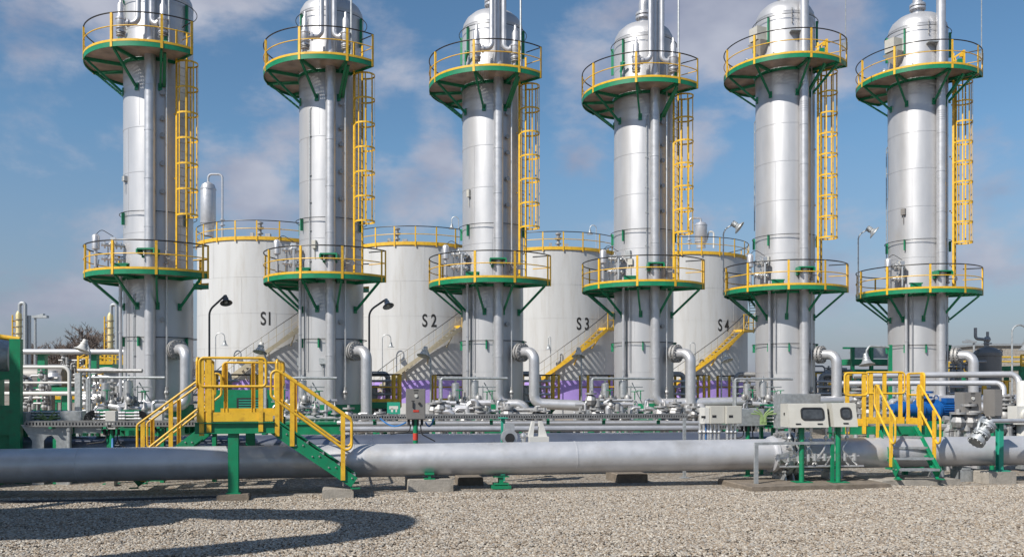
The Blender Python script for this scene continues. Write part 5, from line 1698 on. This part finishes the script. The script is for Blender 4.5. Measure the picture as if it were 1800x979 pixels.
def goose(label, px_pole, px_head, py_top, py_head, Y, k=0.75, z0=None, group='slender gooseneck lamps'):
    b = P(px_pole, 0, Y)
    base = 0.0 if z0 is None else z0
    t = thing('gooseneck_lamp', label, 'lamp', (b.x, Y, base), 0, group)
    zt = P(0, py_top, Y).z - base; w = P(px_head, 0, Y).x - b.x; hz = P(0, py_head, Y).z - base
    ra = abs(w) / 2; s = 1 if w > 0 else -1
    pts = [Vector((0, 0, 0)), Vector((0, 0, zt - ra))] + [Vector((s * (ra - ra * math.cos(a)), 0, zt - ra + ra * math.sin(a))) for a in np.linspace(0.2, math.pi - 0.1, 10)] + [Vector((w, 0, hz + 0.2 * k))]
    m = MB(); m.tube(pts, 0.028, 8); obj('pole', m, 'galv', t)
    m = MB(); bell(m, Vector((w, 0, hz)), (0, 0, -1), k); obj('lamp_shade', m, 'galv', t)
    return t
def tY(i, d): return tank_loc(i)[1] - TR - d
goose('slender gooseneck lamp close to the wall of tank S1', 379, 395, 585, 604, tY(0, 0.7))
goose('slender gooseneck lamp close to the wall of tank S 2', 672, 687, 588, 607, tY(1, 0.7))
goose('slender gooseneck lamp close to the wall of tank S 3', 968, 964, 592, 611, tY(2, 0.8))
goose('slender gooseneck lamp close to the wall of tank S 4', 1222, 1213, 602, 622, tY(3, 0.8))
goose('gooseneck lamp on the roof edge of tank S 2', 806, 794, 381, 399, 60.0, 0.8, TH)
goose('gooseneck lamp on the roof edge of tank S 3', 1048, 1037, 396, 409, 62.0, 0.8, TH)
goose('tall gooseneck lamp at the far right edge', 1779, 1805, 571, 608, 27.0, 0.9)
b = P(1565, 0, 30.0)
t = thing('wall_lamp', 'bell lamp hanging from a green arm left of the last column', 'lamp', (b.x, 30.0, 0), 0, 'bell shaped yard lamps')
hx = P(1523, 0, 30.0).x - b.x
m = MB(); m.beam((0, 0, 0), (0, 0, P(0, 606, 30).z), 0.1, 0.1); obj('pole', m, 'green', t)
m = MB(); m.tube(fillet([(0, 0, P(0, 610, 30).z), (hx + 0.1, 0, P(0, 608, 30).z), (hx, 0, P(0, 616, 30).z), (hx, 0, P(0, 626, 30).z)], 0.1), 0.035, 8); obj('arm', m, 'galv', t)
m = MB(); bell(m, Vector((hx, 0, P(0, 634, 30).z)), (0.05, -0.2, -0.95), 0.95); obj('lamp_shade', m, 'galv', t)

# ------------------------------------------------------------------ green skid with horizontal vessel at the left edge
Yg = 17.6
gx = P(38, 0, Yg).x
t = thing('green_skid', 'green steel skid frame with yellow hoop rail and grey vessel at the left edge', 'equipment skid', (gx, Yg, 0), YAW)
def gz(py): return P(0, py, Yg).z
m = MB()
m.box((-0.1, 0, (gz(596) + gz(790)) / 2), (0.2, 0.16, gz(596) - gz(790)))
m.box((-1.6, 0, gz(738)), (2.8, 0.12, gz(712) - gz(764))); m.box((-1.6, 0.1, gz(779)), (2.8, 0.16, gz(764) - gz(795)))
m.box((-1.6, 0, gz(660)), (2.8, 0.10, 0.16)); m.box((-0.48, 0.1, (gz(668) + gz(712)) / 2), (0.12, 0.12, gz(668) - gz(712))); m.box((-2.9, 0, (gz(596) + gz(790)) / 2), (0.2, 0.16, gz(596) - gz(790)))
m.box((-2.2, 1.9, (gz(650) + 0) / 2), (0.2, 0.16, gz(650))); m.box((-1.1, 1.9, (gz(650)) / 2), (0.2, 0.16, gz(650)))
m.box((-1.6, 1.0, gz(795) - 0.05), (2.8, 2.0, 0.1)); m.box((-1.6, 0.1, gz(795) / 2 - 0.05), (2.4, 0.3, gz(795) - 0.1))
obj('frame', m, 'green', t)
m = MB(); m.tube(fillet([(-3.2, 0, gz(588)), (-0.55, 0, gz(590)), (-0.03, 0.0, gz(597))], 0.5), 0.05, 10)
obj('hoop_rail', m, 'yellow', t)
m = MB(); m.lathe([(0.05, -3.0), (0.3, -2.95), (0.42, -2.8), (0.42, -0.5), (0.36, -0.35), (0.1, -0.26)], (0.0, 0.6, gz(628)), (1, 0, 0), 28)
obj('vessel', m, 'galv', t)
m = MB(); m.cyl((-0.78, 0.12, gz(712)), (-0.78, 0.12, gz(668)), 0.16, 16); m.cyl((-2.0, 0.1, gz(712)), (-2.0, 0.1, gz(668)), 0.16, 16)
obj('leg_pipe', m, 'pipe', t)

# ------------------------------------------------------------------ left background rack and plant
def rack_pipe(label, px0, px1, py0, py1, Y, r, m_, group='pipes of the left rack'):
    q = MB(); q.cyl(P(px0, py0, Y), P(px1, py1, Y * 1.0), r, 12)
    return tag(obj('rack_pipe', q, m_), label, 'pipe', group)
rack_pipe('long silver overhead pipe at the left below the treetops', -60, 224, 617.5, 618.5, 42.0, 0.13, 'pipe')
pipe_run('rack_pipe', 'thin pale pipe at the left bending down to the conduit rack', [P(-40, 645, 25), P(122, 645, 25), P(122, 724, 25)], 0.05, 'white', group='pipes of the left rack')
rack_pipe('thin white pipe low behind the left conduit rack', -40, 205, 672.5, 672.5, 38, 0.05, 'white')
rack_pipe('white pipe lower behind the left conduit rack', -40, 205, 692, 691, 38, 0.09, 'white')
rack_pipe('rusty horizontal pipe in front of the first column', 137, 250, 651, 651.5, 26.0, 0.06, 'steel')
for px, lab in ((75, 'green rack post left of centre of the left background'), (166, 'green rack post beside the white bell lamp')):
    Y = 42.3
    q = MB(); q.box((0, 0, P(0, 624, Y).z / 2), (0.34, 0.3, P(0, 624, Y).z)); q.box((0, 0, P(0, 622, Y).z - 0.03), (0.5, 0.4, 0.06))
    o = obj('rack_post', q, 'green'); o.location = (P(px, 0, Y).x, Y, 0); tag(o, lab, 'post', 'green rack posts')
q = MB(); q.box((0, 0, P(0, 655, 26).z / 2), (0.16, 0.14, P(0, 655, 26).z)); o = obj('rack_post', q, 'galv'); o.location = (P(138, 0, 26).x, 26, 0); tag(o, 'grey galvanised post left of the first column', 'post')
q = MB(); q.box((0, 0, P(0, 655, 40).z / 2), (0.28, 0.2, P(0, 655, 40).z)); o = obj('rack_post', q, 'yellow'); o.location = (P(175, 0, 40).x, 40, 0); tag(o, 'yellow post beside the green rack post at left', 'post')

def far_platform(label, px, py_deck, py_rail, w_px, Y, group='yellow railed platforms in the left background', dep=2.5):
    b = P(px, 0, Y); zd = P(0, py_deck, Y).z; hr = P(0, py_rail, Y).z - zd
    w = w_px / F * Y
    t = thing('far_platform', label, 'access platform', (b.x, Y, 0), YAW, group)
    m = MB(); m.box((0, 0, zd - 0.12), (w, dep, 0.24))
    for x in (-0.45, 0, 0.45):
        for y in (-0.45, 0.45): m.box((x * w, y * dep, (zd - 0.24) / 2), (0.2, 0.2, zd - 0.24))
    obj('frame', m, 'green', t)
    m = MB(); m.box((0, -dep / 2 - 0.02, zd + 0.06), (w, 0.02, 0.2))
    for y in (-dep / 2, dep / 2):
        m.cyl((-w / 2, y, zd + hr), (w / 2, y, zd + hr), 0.05, 6); m.cyl((-w / 2, y, zd + hr * 0.55), (w / 2, y, zd + hr * 0.55), 0.04, 6)
        n = max(3, int(w / 1.1))
        for k in range(n + 1): m.box((-w / 2 + w * k / n, y, zd + hr / 2), (0.09, 0.07, hr))
    obj('guardrail', m, 'yellow', t)
    return t
far_platform('low wide yellow railed platform in the left background', 108, 700, 673, 120, 55)
far_platform('high yellow railed platform left of the first column, background', 187, 640, 622, 38, 52)
far_platform('low yellow railed platform behind the green skid', 55, 706, 685, 45, 62)
def make_ystair(label, px, py0, py1, Y):
    b = P(px, 0, Y); z0 = P(0, py0, Y).z; z1 = P(0, py1, Y).z
    t = thing('far_stair_tower', label, 'stair tower', (b.x, Y, 0), 0, 'yellow stair towers in the left background')
    m = MB()
    for x in (-0.5, 0.5):
        for y in (0, 1): m.box((x, y, z1 / 2), (0.1, 0.1, z1))
    z = 0.6
    while z < z1:
        m.cyl((-0.5, 0, z), (0.5, 0, z), 0.04, 6); m.cyl((-0.5, 1, z), (0.5, 1, z), 0.04, 6); m.cyl((-0.5, 0, z), (0.5, 0, z + 0.5), 0.03, 6); z += 0.6
    obj('tower_frame', m, 'yellow', t)
make_ystair('yellow ladder tower in front of the left treetops', 153, 700, 625, 50)
# small white-lidded vessel and tank
b = P(188, 700, 46); t = thing('small_vessel', 'small vessel with white domed lid in the left background', 'vessel', (b.x, 46, 0))
m = MB(); m.lathe([(0.7, 0), (0.7, P(0, 655, 46).z)], seg=24); obj('vessel_body', m, 'galv', t)
m = MB(); m.lathe([(0.75, P(0, 655, 46).z), (0.7, P(0, 651, 46).z), (0.45, P(0, 647, 46).z), (0.1, P(0, 645, 46).z)], seg=24); obj('lid', m, 'white', t)
b = P(94, 680, 48); t = thing('small_vessel', 'small silver vessel on a green stand in the left background', 'vessel', (b.x, 48, 0))
m = MB(); z0 = P(0, 680, 48).z; m.lathe([(0.25, z0), (0.42, z0 + 0.1), (0.42, P(0, 662, 48).z), (0.3, P(0, 656, 48).z), (0.22, P(0, 655, 48).z), (0.22, P(0, 651, 48).z)], seg=20); obj('vessel_body', m, 'clad2', t)
m = MB(); m.box((0, 0, z0 - 0.12), (2.2, 1.2, 0.22))
for x in (-0.7, 0.7): m.box((x, 0, (z0 - 0.2) / 2), (0.35, 0.3, z0 - 0.2))
obj('stand', m, 'green', t)
b = P(30, 0, 50); t = thing('dark_drum', 'dark horizontal drum behind the green skid in the left background', 'vessel', (b.x, 50, 0))
m = MB(); m.lathe([(0.1, -2.0), (0.7, -1.8), (0.8, -1.5), (0.8, 1.5), (0.7, 1.8), (0.1, 2.0)], (1.0, 0, P(0, 665, 50).z), (1, 0, 0), 24); obj('drum_shell', m, 'greybox', t)
m = MB(); m.box((0.2, 0, 0.9), (0.3, 0.8, 1.8)); m.box((1.8, 0, 0.9), (0.3, 0.8, 1.8)); obj('saddles', m, 'concrete', t)
def small_equip(label, px0, px1, py0, py1, Y, m_, seed):
    rnd = random.Random(seed)
    a, b = P(px0, py0, Y), P(px1, py1, Y)
    t = thing('pipe_cluster', label, 'pipework', ((a.x + b.x) / 2, Y, 0), 0, 'pipe clusters in the background')
    w, z1, z0 = b.x - a.x, a.z, max(0, b.z)
    m = MB()
    for k in range(10):
        x = rnd.uniform(-w / 2, w / 2); h = rnd.uniform(z0 + 0.4 * (z1 - z0), z1); y = rnd.uniform(-0.6, 0.6)
        m.tube(fillet([(x, y, 0), (x, y, h), (x + rnd.uniform(-w / 2, w / 2), y, h)], 0.15), rnd.choice((0.04, 0.06, 0.09)), 8)
    for k in range(3):
        z = rnd.uniform(z0, z1); m.cyl((-w / 2, -0.3, z), (w / 2, -0.3, z), 0.06, 8)
    obj('pipework', m, m_, t)
    m = MB()
    for k in range(8):
        c = Vector((rnd.uniform(-w / 2, w / 2), -0.5, rnd.uniform(z0, z1)))
        m.sphere(c, rnd.uniform(0.1, 0.2), 8); m.flange(c + Vector((0, 0, 0.2)), (0, 0, 1), 0.18, 0.05); m.cyl(c - Vector((0, 0, 0.4)), c + Vector((0, 0, 0.3)), 0.045, 8); m.cyl(c + Vector((0.2, 0, -0.2)), c + Vector((0.2, 0, 0.05)), 0.09, 10)
    m.cyl((-w / 2, -0.5, z0 + 0.3), (w / 2, -0.5, z0 + 0.3), 0.05, 8)
    obj('fittings', m, 'steel', t)
small_equip('grey pipe cluster below the treetops in the left background', 108, 148, 628, 690, 52, 'steel', 1)
small_equip('grey pipe cluster around the manifold left of the first column', 150, 212, 660, 735, 33, 'clad2', 2)
small_equip('grey pipe cluster behind the green skid', 42, 90, 660, 720, 40, 'steel', 3)
small_equip('grey pipe cluster right of the last column in the background', 1665, 1715, 630, 690, 44, 'steel', 4)
small_equip('grey pipe cluster between the fifth column and the right step-over', 1440, 1490, 640, 700, 41, 'steel', 5)
small_equip('grey pipe cluster low behind the right step-over', 1490, 1560, 690, 745, 24, 'clad2', 6)
small_equip('grey pipe cluster low beside the stacked flanges', 1660, 1740, 725, 775, 20.6, 'clad2', 7)
small_equip('grey pipe cluster low left of the middle control cabinet', 612, 700, 725, 760, 27, 'clad2', 8)

small_equip('low grey pipe cluster behind the trays, right of the middle control cabinet', 760, 850, 700, 745, 26.5, 'clad2', 9)
small_equip('low grey pipe cluster behind the trays under the third column elbow', 880, 960, 715, 748, 25.5, 'steel', 10)
small_equip('low grey pipe cluster behind the trays left of the fourth column', 1010, 1110, 700, 746, 27.5, 'clad2', 12)
small_equip('low grey pipe cluster left of the beige junction boxes', 1150, 1225, 715, 748, 25.0, 'steel', 13)
for px, Y, lab in ((560, 27.5, 'low green equipment base right of the left step-over'), (858, 28.6, 'low green equipment base at the foot of the third column'), (1140, 29.5, 'low green equipment base at the foot of the fourth column'), (262, 26.8, 'low green equipment base at the foot of the first column')):
    t = thing('equipment_base', lab, 'equipment base', (P(px, 0, Y).x, Y, 0), YAW, 'low green equipment bases')
    m = MB(); m.box((0, 0, 0.55), (1.9, 1.0, 0.5)); m.box((0, 0, 0.84), (2.0, 1.1, 0.06)); m.box((-0.6, 0, 0.15), (0.3, 0.9, 0.3)); m.box((0.6, 0, 0.15), (0.3, 0.9, 0.3)); obj('base_frame', m, 'green', t)
    m = MB()
    for x in (-0.6, -0.1, 0.5): m.lathe([(0.04, 0.87), (0.04, 1.1), (0.12, 1.1), (0.12, 1.14), (0.07, 1.16), (0.09, 1.28), (0.04, 1.34), (0.015, 1.5)], (x, -0.2, 0), seg=12)
    m.cyl((-0.95, -0.2, 0.98), (0.95, -0.2, 0.98), 0.06, 10); obj('valve_row', m, 'steel', t)

# distant yellow towers
def far_tower(px, py_top, Y, w_px, label, first=None):
    if first is not None:
        return dup(first, (P(px, 0, Y).x, Y, 0), label)
    b = P(px, 0, Y)
    t = thing('distant_tower', label, 'process tower', (b.x, Y, 0), 0, 'distant slender towers on the left')
    h = P(0, py_top, Y).z; r = w_px / 2 / F * Y
    m = MB(); m.lathe([(r, 0), (r, h * 0.96), (r * 0.6, h * 0.99), (0.1, h)], seg=20); sh_ = obj('tower_shell', m, 'cream', t)
    m = MB()
    for k in range(9):
        z = h * (0.3 + 0.075 * k)
        m.lathe([(r * 1.02, z), (r * 1.25, z), (r * 1.25, z + 0.12), (r * 1.02, z + 0.12)], seg=16)
    obj('stiffener_rings', m, 'tan', sh_)
    m = MB()
    for s in (-1, 1): m.cyl((-r * 1.5, -0.4 * s, 0.5), (-r * 1.5, -0.4 * s, h * 0.95), 0.09, 6)
    z = 1
    while z < h * 0.95:
        m.cyl((-r * 1.5, -0.5, z), (-r * 1.5, 0.5, z), 0.07, 6); m.cyl((-r * 1.8, 0, z), (-r * 1.1, 0, z), 0.05, 6); z += 0.7
    obj('ladder', m, 'yellow', t)
    m = MB()
    m.tube(fillet([(0.1, 0, h * 0.97), (0.1, 0, h * 1.08), (r * 2.3, 0, h * 1.08), (r * 2.3, 0, 0)], r * 0.9), 0.2, 10); m.cyl((r * 3.2, 0.3, 0), (r * 3.2, 0.3, h * 0.95), 0.2, 8); m.cyl((r, 0, h * 0.7), (r * 2.3, 0, h * 0.7), 0.12, 6)
    obj('overhead_line', m, 'galv', t)
    return t
ft = far_tower(33, 546, 100, 10, 'slender cream tower with looped pipe at the far left skyline')
far_tower(194, 551, 102, 10, 'slender cream tower with looped pipe just left of the first column', ft)
def street_light(px, py, Y, label, s=1, group='tall thin area lights in the background'):
    t = thing('area_light', label, 'lamp', (P(px, 0, Y).x, Y, 0), 0, group)
    h = P(0, py, Y).z
    m = MB(); m.tube([(0, 0, 0), (0, 0, h)], [0.12, 0.08], 8); obj('pole', m, 'galv', t)
    m = MB(); m.box((0.35 * s, 0, h + 0.05), (1.0, 0.35, 0.16)); m.prism([(0.0, -0.15, h + 0.1), (0.6 * s, -0.15, h + 0.26), (0.6 * s, -0.15, h + 0.1)], (0, 0.3, 0)); obj('lamp_head', m, 'galv', t)
street_light(62, 558, 60, 'tall thin area light at the left, right of the cream tower')
street_light(1496, 621, 90, 'thin area light left of the green louvred structure')
street_light(1712, 602, 70, 'thin area light behind the last column elbow', -1)

# ------------------------------------------------------------------ right background
Y = 48
b = P(1532, 0, Y)
t = thing('louvred_structure', 'green steel structure with grey screen left of the last column', 'cooling structure', (b.x, Y, 0), YAW)
z1 = P(0, 612, Y).z; z2 = P(0, 637, Y).z
m = MB(); m.box((0, 0, z2), (3.6, 2, 0.3)); m.box((0, 0, z1), (3.4, 0.1, 0.1)); m.box((0, 0, z2 - 0.45), (3.6, 2, 0.12))
for x in (-1.7, -0.6, 0.6, 1.7): m.box((x, -0.9, z1 / 2), (0.16, 0.16, z1))
obj('frame', m, 'green', t)
m = MB(); m.box((0, -0.8, (z1 + z2) / 2 + 0.1), (3.3, 0.04, z1 - z2 - 0.2)); obj('screen', m, 'galv', t)
m = MB(); m.box((0, 0, z2 / 2 - 0.2), (3.0, 1.5, z2 - 0.7)); obj('cooler_block', m, 'teal', t)
b = P(1736, 0, 45)
t = thing('grey_vessel', 'dark grey upright vessel with valve on top, right of the last column', 'vessel', (b.x, 45, 0))
zt = P(0, 614, 45).z; r = 22 / F * 45
m = MB(); m.lathe([(r, 0.3), (r, zt - 0.35), (r * 1.06, zt - 0.34), (r * 1.06, zt - 0.2), (r * 0.9, zt - 0.05), (r * 0.5, zt + 0.08), (0.1, zt + 0.12)], seg=32); vb = obj('vessel_body', m, 'greybox', t)
m = MB()
m.tube(fillet([(-0.1, 0, zt), (-0.1, 0, zt + 0.5), (-0.62, 0, zt + 0.55), (-0.62, 0, zt + 1.1)], 0.15), 0.08, 8); m.cyl((0, 0, zt), (0, 0, zt + 0.9), 0.07, 8); m.sphere((-0.02, 0, zt + 0.5), 0.18, 8); m.flange((0, 0, zt + 0.3), (0, 0, 1), 0.2, 0.06)
obj('relief_valve', m, 'steel', t)
m = MB()
for x in (-0.58, 0.55): m.tube([Vector((x + 0.09 * math.cos(a), -0.2, zt - 0.1 + 0.09 * math.sin(a))) for a in np.linspace(0, 2 * math.pi, 10)][:-1], 0.03, 6, closed=True)
obj('lifting_lugs', m, 'greybox', vb)
far_platform('yellow and green pipe rack platform at the right edge', 1800, 644, 626, 92, 50, 'yellow railed platforms in the right background', 3)
far_platform('yellow and green platform behind the last column', 1688, 655, 636, 50, 56, 'yellow railed platforms in the right background', 3)
far_platform('yellow railed platform right of the fifth column in the background', 1458, 700, 655, 40, 46, 'yellow railed platforms in the right background', 2)
for px, lab in ((1730, 'yellow post in front of the dark grey vessel'), (1768, 'yellow post right of the dark grey vessel')):
    q = MB(); q.box((0, 0, 1.1), (0.16, 0.14, 2.2)); q.box((0, 0, 2.22), (0.5, 0.3, 0.05)); o = obj('rail_post', q, 'yellow'); o.location = (P(px, 0, 40).x, 40, 0); tag(o, lab, 'post', 'yellow posts on the right')
b = P(1745, 0, 85)
t = thing('flat_building', 'long low grey building on the right skyline', 'building', (b.x + 4, 85, 0), 0)
m = MB(); m.box((0, 0, P(0, 612, 85).z / 2), (16, 10, P(0, 612, 85).z)); obj('wall', m, 'concrete', t)
m = MB(); m.box((0, 0, P(0, 612, 85).z + 0.1), (16.4, 10.4, 0.2)); obj('roof', m, 'galv', t)

# ------------------------------------------------------------------ bare trees on the left skyline
def make_tree(seed, h):
    rnd = random.Random(seed)
    t = thing('bare_tree', 'placeholder', 'tree', group='bare winter trees on the left skyline')
    tr, cr_ = MB(), MB()
    def grow(p, d, L_, r, lev):
        pts = [p]; rs = [r]
        q = p.copy(); dd = d.copy()
        n = 4
        for k in range(n):
            dd = (dd + Vector((rnd.uniform(-.16, .16), rnd.uniform(-.16, .16), rnd.uniform(-.03, .12)))).normalized()
            q = q + dd * L_ / n
            pts.append(q.copy()); rs.append(r * (1 - 0.5 * (k + 1) / n))
        (tr if lev == 0 else cr_).tube(pts, rs, 6 if lev == 0 else (4 if lev < 2 else 3), cap=False)
        if lev >= 5: return
        nb = 9 if lev == 0 else rnd.choice((3, 3, 4))
        for k in range(nb):
            f = rnd.uniform(0.35, 1.0) if lev else rnd.uniform(0.3, 1.0)
            i = min(n - 1, int(f * n)); pp = pts[i].lerp(pts[i + 1], f * n - i)
            a = rnd.uniform(0, 2 * math.pi)
            side = Vector((math.cos(a), math.sin(a), rnd.uniform(0.1, 0.7))).normalized()
            grow(pp, (dd * 0.55 + side * 0.75).normalized(), L_ * rnd.uniform(0.5, 0.72), max(0.028, rs[i] * 0.6), lev + 1)
    grow(Vector((0, 0, 0)), Vector((0, 0, 1)), h * 0.42, h * 0.022, 0)
    obj('trunk', tr, 'bark', t)
    obj('crown', cr_, 'bark', t)
    return t
tp_ = [make_tree(11, 11.0), make_tree(23, 11.5), make_tree(37, 10.5)]
spots = [(-5, 118, 1.0), (60, 122, 0.95), (95, 112, 0.85), (118, 118, 1.0), (140, 114, 1.15), (152, 121, 1.1), (178, 118, 0.95), (205, 120, 0.9), (232, 118, 0.85), (330, 125, 0.85), (20, 126, 0.85), (75, 128, 1.0), (48, 116, 0.9), (108, 124, 0.9), (166, 126, 1.1), (130, 130, 1.1)]
tl = ['bare tree at the left picture edge behind the green skid', 'bare tree right of the tall thin area light', 'low bare tree between area light and treetops', 'bare tree at the left flank of the highest treetop', 'highest bare tree behind the white bell lamp', 'bare tree at the right flank of the highest treetop',
      'bare tree just left of the second cream tower', 'bare tree behind the second cream tower', 'bare tree behind the first column', 'bare tree between the first column and tank S1', 'bare tree behind the first cream tower', 'bare tree behind the left green rack post', 'bare tree between the cream tower and the left green rack post', 'low bare tree just left of the highest treetops', 'bare tree between the highest treetop and the second cream tower', 'bare tree standing behind the highest treetop']
for k, ((px, Y, sc), lab) in enumerate(zip(spots, tl)):
    loc = (P(px, 0, Y).x, Y, 0)
    if k < 3:
        o = tp_[k]; o.location = loc; o['label'] = lab
    else:
        o = dup(tp_[k % 3], loc, lab, rz=k * 1.3)
    o.scale = (sc, sc, sc)

# ------------------------------------------------------------------ unseen plant added left of the picture to throw the yard shadows
for k, (xe, Yd, zd, r, ln, lab) in enumerate(((-8.2, 11.9, 5.0, 0.78, 7.0, 'narrower raised drum added out of view at left to shade the pipeline'), (-9.0, 8.7, 5.0, 1.15, 6.0, 'wider raised drum added out of view at left to shade the gravel'))):
    t = thing('shadow_drum', lab, 'vessel', (xe, Yd, 0), 0, 'unseen shadow drums added left of the picture')  # added drums, never in view, placed to shade pipeline and gravel
    m = MB(); m.lathe([(0.1, -ln), (r * 0.7, -ln + 0.15), (r, -ln + 0.6), (r, -0.6), (r * 0.93, -0.3), (r * 0.7, -0.1), (r * 0.35, -0.02), (0.1, 0)], (0, 0, zd), (1, 0, 0), 36)
    obj('drum_shell', m, 'clad', t)
    for x in (-1.2, -ln + 1.2):
        m = MB()
        for y in (-0.6, 0.6): m.box((x, y, (zd - r) / 2), (0.2, 0.2, zd - r + 0.1))
        m.box((x, 0, zd - r - 0.0), (0.3, 1.6, 0.2))
        obj('leg_frame', m, 'green', t)
t = thing('shade_tank', 'tall upright tank added out of view at left to shade the green skid', 'vessel', (-17.4, 12.0, 0), 0)  # unseen tank, added so that its shadow falls on the green skid
m = MB(); m.lathe([(1.7, 0), (1.7, 10.2), (1.45, 10.7), (0.9, 11.0), (0.1, 11.1)], seg=40); obj('tank_shell', m, 'clad', t)
m = MB(); m.tube(arc_pts(0, 360, 1.78, 10.9, 40)[:-1], 0.03, 6, closed=True); obj('top_rail', m, 'yellow', t)
zl = 7.5
t = thing('shadow_loop', 'large raised pipe bend added out of view at left to cast the curved shadow', 'pipe', (0, 0, 0))  # added unseen bend, shaped to cast the curved shadow on the gravel
m = MB(); m.tube(fillet([(-16, 7.8, zl), (-11.5, 7.9, zl), (-7.54, 7.5, zl), (-7.54, 5.9, zl), (-10.5, 3.9, zl), (-16, 1.0, zl)], 1.0, 10), 0.42, 20)
obj('pipe_shell', m, 'pipe', t)
for x, y in ((-15.6, 7.8), (-13.0, 2.5)):
    m = MB(); m.cyl((x, y, 0), (x, y, zl - 0.42), 0.14, 12); obj('leg', m, 'green', t)
